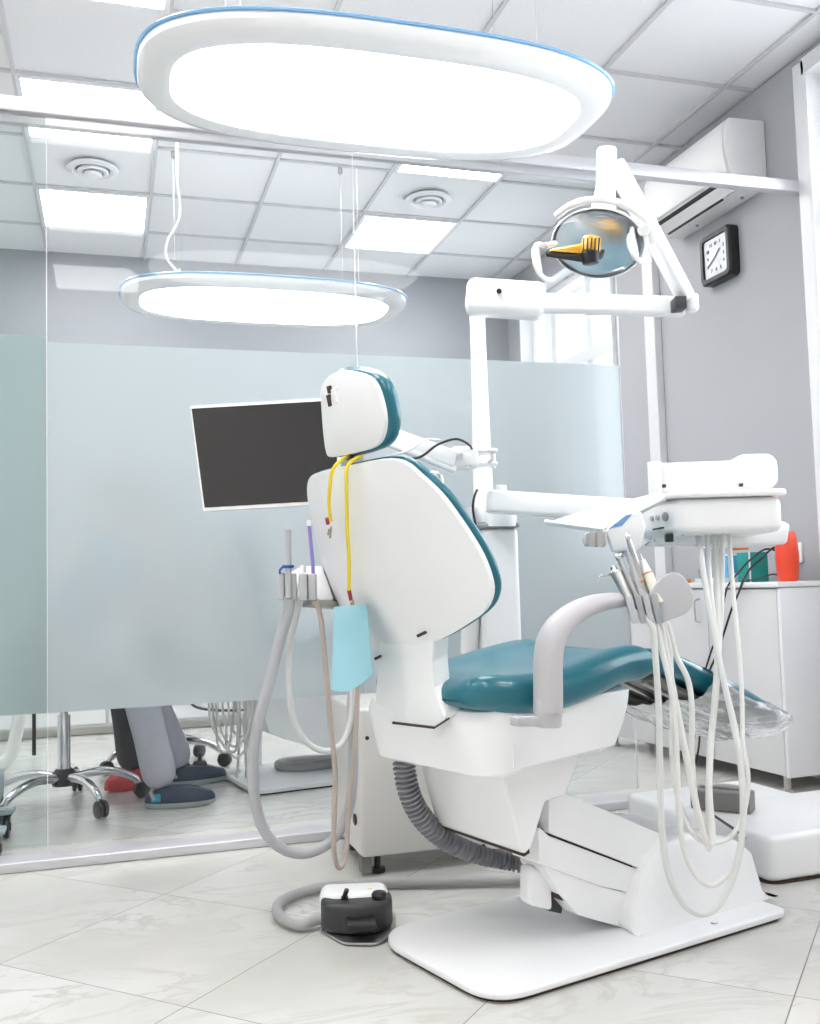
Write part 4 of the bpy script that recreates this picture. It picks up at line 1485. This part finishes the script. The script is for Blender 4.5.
def tip1(rt):
    obj('suction_tip', joinbm(cyl(pd(289, 598, 2.485), pd(288, 534, 2.50), .0075, n=14), lathe([(.008, 0), (.0085, .01), (.006, .012), (.001, .006)], pd(288, 534, 2.50), n=14)), 'hosegrey', rt)
    obj('blue_collar', joinbm(cyl(pd(288, 568, 2.495), pd(288, 565, 2.495), .015, n=18, bev=.002), tube([pd(283, 567, 2.49), pd(280, 570, 2.485), pd(280, 574, 2.485)], .003, 8)), 'blue', rt)
    obj('tip_opening', cyl(pd(288, 534, 2.50), pd(288, 532, 2.50), .0062, n=14), 'darkgrey', rt)


def tip2(rt):
    obj('suction_tip', cyl(pd(300, 598, 2.50), pd(303, 566, 2.53), .009, n=14), 'white', rt)


def tip3(rt):
    obj('saliva_ejector', tube([pd(313, 600, 2.50), pd(313, 570, 2.51), pd(311, 545, 2.515), pd(309, 524, 2.515)], .0048, 10), 'violet', rt)
    obj('white_cap', cyl(pd(309.2, 526, 2.515), pd(309, 520, 2.515), .0062, n=12, bev=.002), 'white', rt)


hosething('suction_hose', 'thick grey suction hose making the widest loop left of the chair', tip1,
          [(289, 597), (288, 612), (280, 640), (270, 680), (259, 720), (253, 760), (255, 800), (265, 832), (285, 850), (308, 853), (330, 842), (345, 820), (352, 790), (353, 740), (352, 700), (358, 670)], (2.49, 2.78), .0145, 'hosegrey')
hosething('suction_hose', 'thin white hose making the short loop inside the thick grey one', tip2,
          [(298, 598), (297, 612), (290, 645), (289, 690), (295, 725), (310, 745), (328, 751), (343, 742), (351, 720), (353, 690), (355, 660)], (2.52, 2.78), .0085, 'hose')
hosething('saliva_hose', 'beige narrow hose with a violet ejector tip hanging lowest beside the floor box', tip3,
          [(316, 600), (321, 620), (326, 670), (330, 720), (335, 770), (334, 820), (334, 850), (338, 867), (344, 862), (347, 840), (349, 800), (354, 755), (357, 710), (358, 670)], (2.50, 2.74), .0068, 'hosebeige')

# ================================================================== FOOT CONTROL
fc = thing('foot_control', (.58, 2.50, 0), 'dark grey and white foot pedal control on the floor with a grey hose', 'foot control')
fA_ = rad(-14)
fx, fy = Vec((math.cos(fA_), math.sin(fA_), 0)), Vec((-math.sin(fA_), math.cos(fA_), 0))
fo = Vec((.578, 2.452, 0))


def fp(x, y, z=0):
    return fo + fx * x + fy * y + ZZ * z


obj('base_plate', prism(fillet([fp(-.085, -.03, .003), fp(-.03, -.125, .003), fp(.05, -.14, .003), fp(.098, -.07, .003), fp(.098, .10, .003), fp(-.088, .10, .003)], .03, 5), ZZ * .006, .002, 2), 'steel', fc)
obj('housing', prism(fillet([fp(-.086, -.02, .009), fp(-.072, -.066, .009), fp(.0, -.088, .009), fp(.068, -.072, .009), fp(.090, -.03, .009), fp(.090, .04, .009), fp(-.086, .04, .009)], .04, 6), ZZ * .070, .012, 4), 'darkgrey', fc)
obj('white_cover', prism(fillet([fp(-.090, -.005, .012), fp(-.05, -.03, .012), fp(.05, -.025, .012), fp(.084, .0, .012), fp(.078, .075, .012), fp(-.090, .075, .012)], .03, 6), ZZ * .078, .020, 5), 'white', fc)
obj('pedal', joinbm(prism([fp(-.025, -.070, .040), fp(.045, -.075, .040), fp(.050, -.120, .030), fp(-.020, -.118, .030)], ZZ * .016, .004, 2)), 'black', fc)
obj('pedal_recess', box(fp(.012, -.070, .034), (.085, .012, .05), .003, rz=fA_), 'black', fc)
obj('toggle', joinbm(cyl(fp(-.03, -.03, .078), fp(-.02, -.045, .106), .006, n=12, bev=.002), cyl(fp(-.035, -.03, .080), fp(-.018, -.03, .080), .007, n=12)), 'black', fc)
obj('knob', lathe([(.018, 0), (.019, .012), (.015, .018), (.001, .020)], fp(.058, -.035, .077), n=20), 'black', fc)
obj('yellow_mark', box(fp(.036, .005, .0905), (.012, .004, .002), rz=fA_), 'yellow', fc)
hz = .018
G = lambda x, y: at(x, y, Z=hz)
obj('hose', tube([fp(-.06, .0, .03), fp(-.10, .0, .022), G(300, 925), G(285, 920), G(277, 911), G(281, 902), G(298, 893), G(330, 886), G(370, 883), G(410, 882), G(460, 881), G(525, 880)], .0135, 14, 7), 'floorhose', fc)

# ================================================================== WHITE FLOOR BOX WITH GREY REMOTE
fbx = thing('floor_junction_box', (1.95, 2.8, 0), 'low white rounded box on the floor right of the chair base', 'floor box')
Lc = [at(766, 883, Z=0), at(632, 822, Z=0)]
near = at(771, 887, Z=0)
far = at(622, 826, Z=0)
dA = (far - near)
dA.z = 0
L_ = dA.length
dA.normalize()
dB = Vec((-dA.y, dA.x, 0))
if dB.dot(Vec((1, 0, 0))) < 0:
    dB = -dB
hh_ = .125
A_ = [near, near + dB * .62, near + dB * .62 + dA * .42, near + dA * .42]
obj('main_cover', prism(fillet([q + ZZ * .006 for q in A_], .045, 6), ZZ * hh_, .022, 5), 'white', fbx)
B_ = [near + dA * .30, near + dA * .30 + dB * .50, near + dA * (L_) + dB * .50, near + dA * L_]
obj('low_extension', prism(fillet([q + dB * .01 + ZZ * .02 for q in B_], .05, 6), ZZ * .09, .018, 5), 'white', fbx)
obj('rubber_trim', prism(fillet([q + (dB + dA) * .006 for q in A_], .045, 6), ZZ * .008), 'rubber', fbx)
rm = thing('remote_pedal', pd(712, 785, 2.95), 'small warm grey control unit lying on the white floor box', 'control unit')
zt_ = .131
r0, r1 = at(690, 806, Z=zt_ + .01), at(750, 812, Z=zt_ + .01)
rd = (r1 - r0)
rd.z = 0
rl = rd.length
rd.normalize()
rn = Vec((-rd.y, rd.x, 0))
rc = (r0 + r1) / 2
rc.z = zt_ + .032
obj('body', box(rc + rn * .035, (rl, .07, .062), .008, 3, rot=frame(rd, rn, ZZ)), 'greybox', rm)
obj('lid', box(rc + rn * .05 + ZZ * .036, (rl * .75, .035, .010), .003, 2, rot=frame(rd, rn, ZZ)), 'steel', rm)
cable('floor_cable', [rc - rd * .04 - ZZ * .02 + rn * .0, rc - rd * .03 - rn * .03 - ZZ * .026, rc + rd * .02 - rn * .10 - ZZ * .024, at(738, 832, Z=.135), at(745, 838, Z=.12)], .004, 'black', 'black cable running from the grey control unit across the white floor box')

# ================================================================== BACK ROOM
# base cabinets along the back wall
bc = thing('wall_cabinet', (.2, 6.35, 0), 'row of low white panelled cabinets along the far wall behind the glass', 'cabinet')
obj('body', box((.3, 6.36, .40), (3.2, .36, .70), .004), 'cabinet', bc)
for k in range(5):
    x = -1.3 + .64 * k + .32
    dd = obj('door', box((x, 6.17, .40), (.62, .02, .66), .003), 'cabedge', bc)
    obj('door_panel', joinbm(box((x, 6.158, .40), (.46, .008, .50), .003)), 'cabinet', dd)
    obj('knob', lathe([(.012, 0), (.014, -.015), (.001, -.02)], (x + .25, 6.158, .62), axis=Vec((0, 1, 0)), n=14), 'steel', dd)
obj('plinth', box((.3, 6.38, .03), (3.1, .3, .055), .0), 'box', bc)
obj('worktop', box((.3, 6.35, .765), (3.24, .40, .03), .004), 'pvc', bc)


def stool(name_label, post, ang0, seat_h, R=.27):
    t = thing('doctor_stool', (post[0], post[1], 0), name_label, 'stool', 'rolling stools behind the glass')
    x, y = post
    c = Vec((x, y, 0))
    obj('hub', lathe([(.001, .085), (.045, .085), (.048, .10), (.045, .135), (.03, .15), (.001, .15)], c, n=24), 'darkgrey', t)
    obj('gas_lift', joinbm(cyl(c + ZZ * .14, c + ZZ * .36, .025, n=20), cyl(c + ZZ * .36, c + ZZ * (seat_h - .06), .016, n=20)), 'chrome', t)
    obj('lever', joinbm(tube([c + ZZ * (seat_h - .075), c + Vec((-.08, -.02, seat_h - .07)), c + Vec((-.14, -.03, seat_h - .09))], .006, 8), box(c + ZZ * (seat_h - .065), (.14, .12, .025), .004)), 'black', t)
    obj('seat', lathe([(.001, 0), (.15, 0), (.175, .012), (.18, .035), (.17, .06), (.12, .072), (.001, .075)], c + ZZ * (seat_h - .05), n=32), 'cart', t)
    for k in range(5):
        a = ang0 + k * 2 * math.pi / 5
        d = Vec((math.cos(a), math.sin(a), 0))
        leg = obj('leg', tube([c + d * .03 + ZZ * .115, c + d * .12 + ZZ * .125, c + d * (R * .7) + ZZ * .115, c + d * (R * .93) + ZZ * .085, c + d * R + ZZ * .06], [.019, .018, .017, .015, .012], 12, 5), 'chrome', t)
        s = Vec((-d.y, d.x, 0))
        e = c + d * R
        o_ = d * .012
        obj('caster', joinbm(cyl(e + s * .004 + ZZ * .033 + o_, e + s * .019 + ZZ * .033 + o_, .032, n=20, bev=.004), cyl(e - s * .004 + ZZ * .033 + o_, e - s * .019 + ZZ * .033 + o_, .032, n=20, bev=.004),
                             cyl(e + ZZ * .03, e + ZZ * .07, .010, n=12), box(e + ZZ * .048, (.03, .034, .02), .005, rz=a)), 'darkgrey', leg)
    return t


p1 = at(64, 776, Z=.12)
stool('chrome star base stool with black casters under the seated person in grey trousers', (p1.x, p1.y), rad(-62), .50, .29)
p2 = at(166, 742, Z=.12)
an3 = at(134, 766, Z=.09)
stool('chrome rolling stool half hidden behind the grey trousers', (p2.x, p2.y), rad(-20), .48, .27)


def skin(name, V_, E_, R_, m, parent, sub=2):
    me = bpy.data.meshes.new(name)
    me.from_pydata([tuple(v) for v in V_], E_, [])
    o = bpy.data.objects.new(name, me)
    COL.objects.link(o)
    md = o.modifiers.new('s', 'SKIN')
    me.update()
    sv = me.skin_vertices[0].data if me.skin_vertices else None
    if sv is None:
        bpy.context.view_layer.objects.active = o
        bpy.ops.mesh.customdata_skin_add()
        sv = me.skin_vertices[0].data
    for i, r in enumerate(R_):
        sv[i].radius = r if isinstance(r, tuple) else (r, r)
    sv[0].use_root = True
    md.use_smooth_shade = True
    s = o.modifiers.new('u', 'SUBSURF')
    s.levels = sub
    s.render_levels = sub
    dg = bpy.context.evaluated_depsgraph_get()
    me2 = bpy.data.meshes.new_from_object(o.evaluated_get(dg))
    bpy.data.objects.remove(o)
    bm = bmesh.new()
    bm.from_mesh(me2)
    bpy.data.meshes.remove(me2)
    return obj(name, bm, m, parent, ang=80)


def person(label, knee, hip, ankL, ankR, kneeR, face, trouser, top, shoe, hair='hair', lean=.12):
    """seated person; face = unit vector the person looks along"""
    rt = thing('person', (hip.x, hip.y, 0), label, 'person')
    f = face
    s = Vec((-f.y, f.x, 0))
    H_ = hip
    chest = H_ + f * lean + ZZ * .34
    neck_ = H_ + f * (lean * 1.5) + ZZ * .50
    head = H_ + f * (lean * 1.9 + .03) + ZZ * .62
    crown = head + ZZ * .10
    shL, shR = neck_ + s * .17 - ZZ * .05, neck_ - s * .17 - ZZ * .05
    elL, elR = shL + f * .10 - ZZ * .26, shR + f * .10 - ZZ * .26
    haL, haR = elL + f * .24 + ZZ * .04 - s * .05, elR + f * .24 + ZZ * .04 + s * .05
    hL, hR = H_ + s * .09, H_ - s * .09
    V_ = [H_, H_ + ZZ * .16 + f * lean * .4, chest, neck_, head - ZZ * .03 + f * .01, crown,
          shL, elL, haL, shR, elR, haR,
          hL, knee, ankL, hR, kneeR, ankR]
    E_ = [(0, 1), (1, 2), (2, 3), (3, 4), (4, 5), (2, 6), (6, 7), (7, 8), (2, 9), (9, 10), (10, 11), (0, 12), (12, 13), (13, 14), (0, 15), (15, 16), (16, 17)]
    R_ = [.12, .11, .125, .05, .085, .07, .055, .038, .027, .055, .038, .027, .08, .058, .04, .08, .058, .04]
    body_ = skin('body', V_, E_, R_, 'skin', rt)
    # clothing as slightly larger continuous surfaces
    Vt = [H_, H_ + ZZ * .16 + f * lean * .4, chest, neck_ - ZZ * .04, shL, shL.lerp(elL, .75), shR, shR.lerp(elR, .75)]
    skin('scrub_top', Vt, [(0, 1), (1, 2), (2, 3), (2, 4), (4, 5), (2, 6), (6, 7)], [.135, .125, .142, .062, .07, .055, .07, .055], top, rt)
    down = lambda a, k_: a - ZZ * .022
    Vt = [H_, hL, knee, knee.lerp(ankL, .5), down(ankL, knee), hR, kneeR, kneeR.lerp(ankR, .5), down(ankR, kneeR)]
    skin('trousers', Vt, [(0, 1), (1, 2), (2, 3), (3, 4), (0, 5), (5, 6), (6, 7), (7, 8)], [.14, .10, .080, .070, .078, .10, .078, .068, .074], trouser, rt)
    # hair, face
    hc_ = head + ZZ * .05
    obj('hair', lathe([(.001, .10), (.055, .088), (.088, .05), (.096, .0), (.085, -.04), (.078, -.05)], hc_ - f * .02, n=24), hair, rt)
    obj('nose', cyl(head + f * .085 + ZZ * .005, head + f * .105 - ZZ * .008, .012, .010, n=10, bev=.003), 'skin', body_)
    obj('mouth', box(head + f * .083 - ZZ * .035, (.012, .045, .008), .003, rz=math.atan2(f.y, f.x)), 'darkred', body_)
    for q in (-1, 1):
        obj('eye', cyl(head + f * .082 + s * .03 * q + ZZ * .03, head + f * .090 + s * .03 * q + ZZ * .03, .009, n=12), 'black', body_)
        obj('ear', box(head + s * .088 * q + ZZ * .01, (.03, .014, .05), .006), 'skin', body_)
    for q, (ha, el) in zip((1, -1), ((haL, elL), (haR, elR))):
        d = (ha - el).normalized()
        sd_ = d.cross(ZZ).normalized()
        Vh, Eh, Rh = [ha, ha + d * .07], [(0, 1)], [(.026, .018), (.032, .014)]
        for k, (o2, ln) in enumerate(((-.027, .055), (-.009, .065), (.009, .06), (.027, .045))):
            b_i = len(Vh)
            Vh += [ha + d * .085 + sd_ * o2, ha + d * (.085 + ln * .5) + sd_ * o2 - ZZ * .008, ha + d * (.085 + ln) + sd_ * o2 - ZZ * .028]
            Eh += [(1, b_i), (b_i, b_i + 1), (b_i + 1, b_i + 2)]
            Rh += [.009, .0085, .007]
        b_i = len(Vh)
        Vh += [ha + d * .025 - sd_ * .038 * q, ha + d * .065 - sd_ * .052 * q - ZZ * .01]
        Eh += [(0, b_i), (b_i, b_i + 1)]
        Rh += [.011, .009]
        skin('hand', Vh, Eh, Rh, 'skin', rt)
    return rt


def clog(ank, d, parent, m, sole, length=.27, band='clogsole', patch=True):
    """shoe under an ankle, pointing along d"""
    d = d.normalized()
    s = Vec((-d.y, d.x, 0))
    b = Vec((ank.x, ank.y, 0)) - d * .07
    def ring(z, g, toe=0):
        out = []
        for k in range(28):
            a = 2 * math.pi * k / 28
            c_, s_ = math.cos(a), math.sin(a)
            w = .046 * g * (1 + .12 * c_)
            L = length / 2 * g
            out.append(b + d * (length / 2 + L * c_ - .0) + s * (w * s_) + ZZ * (z + toe * max(0, c_) ** 2))
        return out
    sh_ = obj('clog', rings([ring(.018, .98), ring(.028, 1.0), ring(.042, .98, .0), ring(.062, .90, -.008), ring(.078, .78, -.022)]), m, parent)
    obj('sole', rings([ring(.0, .94, .010), ring(.004, .99, .008), ring(.016, 1.02, .004), ring(.022, 1.0, .002)]), sole, sh_)
    ac = Vec((ank.x, ank.y, 0))
    if band:
        obj('strap', tube([b + d * .04 + s * .048 + ZZ * .04, b + d * .03 + s * .03 + ZZ * .075, b + d * .10 + s * .0 + ZZ * .092, b + d * .03 - s * .03 + ZZ * .075, b + d * .04 - s * .048 + ZZ * .04], .007, 8, 4), band, sh_)
    if patch:
        obj('heel_patch', box(b + d * .045 - s * .040 + ZZ * .045, (.035, .012, .03), .004, rz=math.atan2(d.y, d.x)), 'cyan', sh_)
    return sh_


f1 = Vec((.985, -.17, 0)).normalized()
an1 = at(163, 784, Z=.09)
kn1 = at(147, 700, Z=.48)
kn1 = Vec((an1.x - .10, an1.y + .01, .50))
hip1 = Vec((p1.x - .02, p1.y, .555))
an2 = at(181, 764, Z=.09)
pr = person('seated person in blue top and grey trousers behind the frosted glass', Vec((kn1.x + .02, an2.y - .02, .50)), hip1, an2, an1, kn1, f1, 'trouser', 'scrubs', 'navy')
for o in list(pr.children):
    pass
clog(an1, Vec((.98, -.10, 0)), pr, 'navy', 'clogsole')
clog(an2, Vec((.98, .15, 0)), pr, 'navy', 'clogsole', patch=False)

an3 = at(134, 766, Z=.09)
f2 = Vec((an3.x - p2.x, an3.y - p2.y, 0)).normalized()
an4 = an3 + Vec((.05, .18, 0))
hip2 = Vec((p2.x, p2.y, .53))
kn3 = Vec((an3.x - .05, an3.y + .02, .49))
pr2 = person('seated person in dark trousers and red shoes, partly hidden behind the grey trousers', kn3 + Vec((.03, .2, 0)), hip2, an4, an3, kn3, f2, 'darktrouser', 'wallwhite', 'redshoe')
clog(an3, Vec((-.75, -.6, 0)), pr2, 'redshoe', 'redshoe', .22, None, False)
clog(an4, Vec((-.75, -.4, 0)), pr2, 'redshoe', 'redshoe', .22, None, False)

# second dental chair
c2 = thing('dental_chair', (1.0, 4.4, 0), 'second dental chair behind the glass wall, mostly hidden by the frosted band', 'dental chair')
q0 = at(254, 797, Z=0)
ex = Vec((.985, .17, 0)).normalized()
ey = Vec((-.17, .985, 0)).normalized()


def c2p(x, y, z):
    return q0 + ex * x + ey * y + ZZ * z


def c2pr(P, y, w, bev, r=0.01):
    return prism(fillet([c2p(a, y, b) for a, b in P], r, 4), ey * w, bev)


obj('base_plate', prism(fillet([c2p(0, 0, .006), c2p(.95, 0, .006), c2p(.95, .55, .006), c2p(0, .55, .006)], .06, 5), ZZ * .02, .004), 'white', c2)
obj('rubber_trim', prism(fillet([c2p(.01, .01, 0), c2p(.94, .01, 0), c2p(.94, .54, 0), c2p(.01, .54, 0)], .06, 5), ZZ * .007), 'rubber', c2)
obj('lift_column', c2pr([(.03, .50), (.11, .23), (.16, .205), (.60, .045), (.80, .30), (.70, .50)], .12, .30, .012), 'white', c2)
obj('arm_cover', c2pr([(.26, .19), (.46, .12), (.62, .05), (.80, .05), (.86, .25), (.70, .35)], .15, .24, .01), 'midgrey', c2)
obj('rear_base_cover', c2pr([(.60, .024), (.64, .20), (.74, .30), (.85, .30), (.90, .20), (.93, .024)], .10, .33, .03, .03), 'white', c2)
obj('seat_frame', c2pr([(-.02, .54), (.04, .48), (.30, .45), (.60, .48), (.72, .56)], .07, .42, .014), 'white', c2)
obj('seat_cushion', c2pr([(.05, .60), (.12, .56), (.35, .55), (.60, .57), (.78, .60), (.76, .66), (.60, .67), (.35, .63), (.15, .64)], .04, .50, .03, .02), 'teal', c2)
obj('leg_rest', c2pr([(.76, .60), (1.2, .46), (1.22, .50), (.80, .66)], .06, .46, .025, .02), 'teal', c2)
obj('backrest_cushion', c2pr([(.14, .62), (.08, .60), (-.08, 1.08), (-.04, 1.12), (.01, 1.11)], .04, .52, .025, .02), 'teal', c2)
obj('backrest_shell', c2pr([(.06, .58), (.03, .57), (-.13, 1.07), (-.095, 1.085)], .02, .56, .012, .01), 'shell', c2)
obj('hose', tube([c2p(.55, .48, .03), c2p(.30, .46, .04), c2p(.24, .36, .04), c2p(.32, .28, .04), c2p(.6, .27, .05)], .022, 12), 'floorhose', c2)

# hoses hanging from the second unit
t2 = thing('instrument_table', pd(232, 640, 4.3), 'pale instrument table with hanging hoses behind the frosted glass', 'instrument table')
tb = pd(232, 640, 4.35)
obj('table_body', box(tb, (.50, .34, .08), .02, 4, rz=.1), 'white', t2)
obj('holder', box(tb + Vec((-.02, -.22, -.10)), (.30, .05, .09), .01, 3), 'grey', t2)
for k, (xa, xb, yb_) in enumerate(((209, 262, 757), (216, 252, 747), (222, 240, 752), (228, 258, 738), (236, 246, 790), (212, 234, 752))):
    dd_ = 4.15 + .03 * k
    xm = (xa + xb) / 2
    obj('hose', tube([pd(xa + 4, 655, dd_), pd(xa, 700, dd_), pd(xa + 4, 728, dd_), pd(xm - 4, yb_ - 3, dd_), pd(xm + 5, yb_ - 2, dd_), pd(xb - 2, 725, dd_), pd(xb, 700, dd_), pd(xb - 4, 650, dd_)], .0055, 8, 5), 'hosewhite', t2)
obj('table_column', joinbm(cyl(tb + Vec((.12, .25, -tb.z)), tb + Vec((.12, .25, .1)), .04, n=20), beam(tb + Vec((.12, .25, .0)), tb, .05, .05, .01)), 'white', t2)
ct_ = at(67, 728, Y=5.9)
# power strip and adapters
pw = at(192, 782, Z=0)
t = thing('power_strip', pw, 'white power strip with black plugs on the floor behind the clogs', 'power strip')
obj('strip', box((pw.x + .06, pw.y, .022), (.30, .06, .038), .008), 'pvc', t)
for k in range(2):
    obj('plug', joinbm(box((pw.x - .04 + .075 * k, pw.y, .065), (.06, .05, .05), .012), cyl((pw.x - .04 + .075 * k, pw.y, .085), (pw.x - .04 + .075 * k, pw.y, .125), .010, .006, n=10)), 'darkgrey', t)
w0 = at(185, 700, Y=6.1)
cable('wall_cable', [Vec((w0.x, 6.14, .62)), Vec((w0.x, 6.14, .40)), Vec((w0.x + .02, 6.13, .22)), Vec((w0.x + .08, 6.12, .13)), Vec((w0.x + .35, 6.12, .10)), Vec((w0.x + .7, 6.12, .12))], .008, 'black', 'black cable running down the far cabinets behind the glass')

# trolley at the left edge with casters
cb = at(4, 815, Y=3.68)
tr_ = thing('rolling_cart', (-.6, 3.63, 0), 'grey blue rolling cart at the left edge behind the glass', 'cart')
obj('lower_shelf', box((-.615, 3.63, .185), (.51, .38, .105), .02, 4), 'cart', tr_)
for x in (-.83, -.352):
    for y in (3.475, 3.78):
        obj('caster', joinbm(cyl((x - .010, y, .038), (x + .012, y, .038), .038, n=24, bev=.005), cyl((x - .014, y, .038), (x + .016, y, .038), .015, n=14), cyl((x, y, .06), (x, y, .10), .010, n=10)), 'darkgrey', tr_)
        obj('caster_guard', box((x, y, .092), (.055, .085, .016), .006), 'cart', tr_)
for y in (3.50, 3.76):
    obj('upright_post', box((-.64, y, .46), (.04, .03, .46), .006), 'cart', tr_)
obj('top_shelf', box((-.66, 3.63, .70), (.42, .36, .04), .012, 3), 'cart', tr_)
# bent white frame leg seen at the left behind the glass
tag(obj('bent_pipe', tube([at(20, 690, Y=5.2) + ZZ * .25, at(20, 700, Y=5.2), at(16, 735, Y=5.2), at(8, 758, Y=5.2), at(-10, 768, Y=5.2), at(-60, 774, Y=5.2)], .03, 12), 'hosewhite'), 'bent white pipe at the left edge behind the glass', 'pipe')
b0 = at(34, 712, Y=5.6)
tag(obj('black_rod', cyl(Vec((b0.x, 5.6, .0)), Vec((b0.x, 5.6, .72)), .010, n=8), 'black'), 'thin black upright rod behind the glass near the left stool', 'rod')

# ================================================================== LIGHT
wd = bpy.data.worlds.new('world')
sc.world = wd
wd.use_nodes = True
bg = wd.node_tree.nodes['Background']
bg.inputs['Color'].default_value = (.92, .96, 1, 1)
bg.inputs['Strength'].default_value = 5.0


def area(name, loc, sx, sy, rot, e, col=(1, 1, 1), portal=False):
    l = bpy.data.lights.new(name, 'AREA')
    l.shape = 'RECTANGLE'
    l.size, l.size_y = sx, sy
    l.energy = e
    l.color = col
    if portal:
        l.cycles.is_portal = True
    o = bpy.data.objects.new(name, l)
    COL.objects.link(o)
    o.location = loc
    o.rotation_euler = rot
    return o


# sky portals in the two window openings (pointing into the room, -X)
for (y0, y1, z0, z1) in (W1, W2):
    area('sky_portal', (XR + .28, (y0 + y1) / 2, (z0 + z1) / 2), z1 - z0, y1 - y0, (0, rad(90), 0), 1, portal=True)

sc.view_settings.view_transform = 'Standard'
sc.view_settings.look = 'None'
sc.view_settings.exposure = 0.44
sc.view_settings.gamma = 1.0
sc.view_settings.use_curve_mapping = False
sc.cycles.use_denoising = True
sc.cycles.max_bounces = 10
sc.cycles.diffuse_bounces = 5
sc.cycles.transparent_max_bounces = 16
sc.cycles.sample_clamp_indirect = 6
sc.cycles.caustics_reflective = False
sc.cycles.caustics_refractive = False
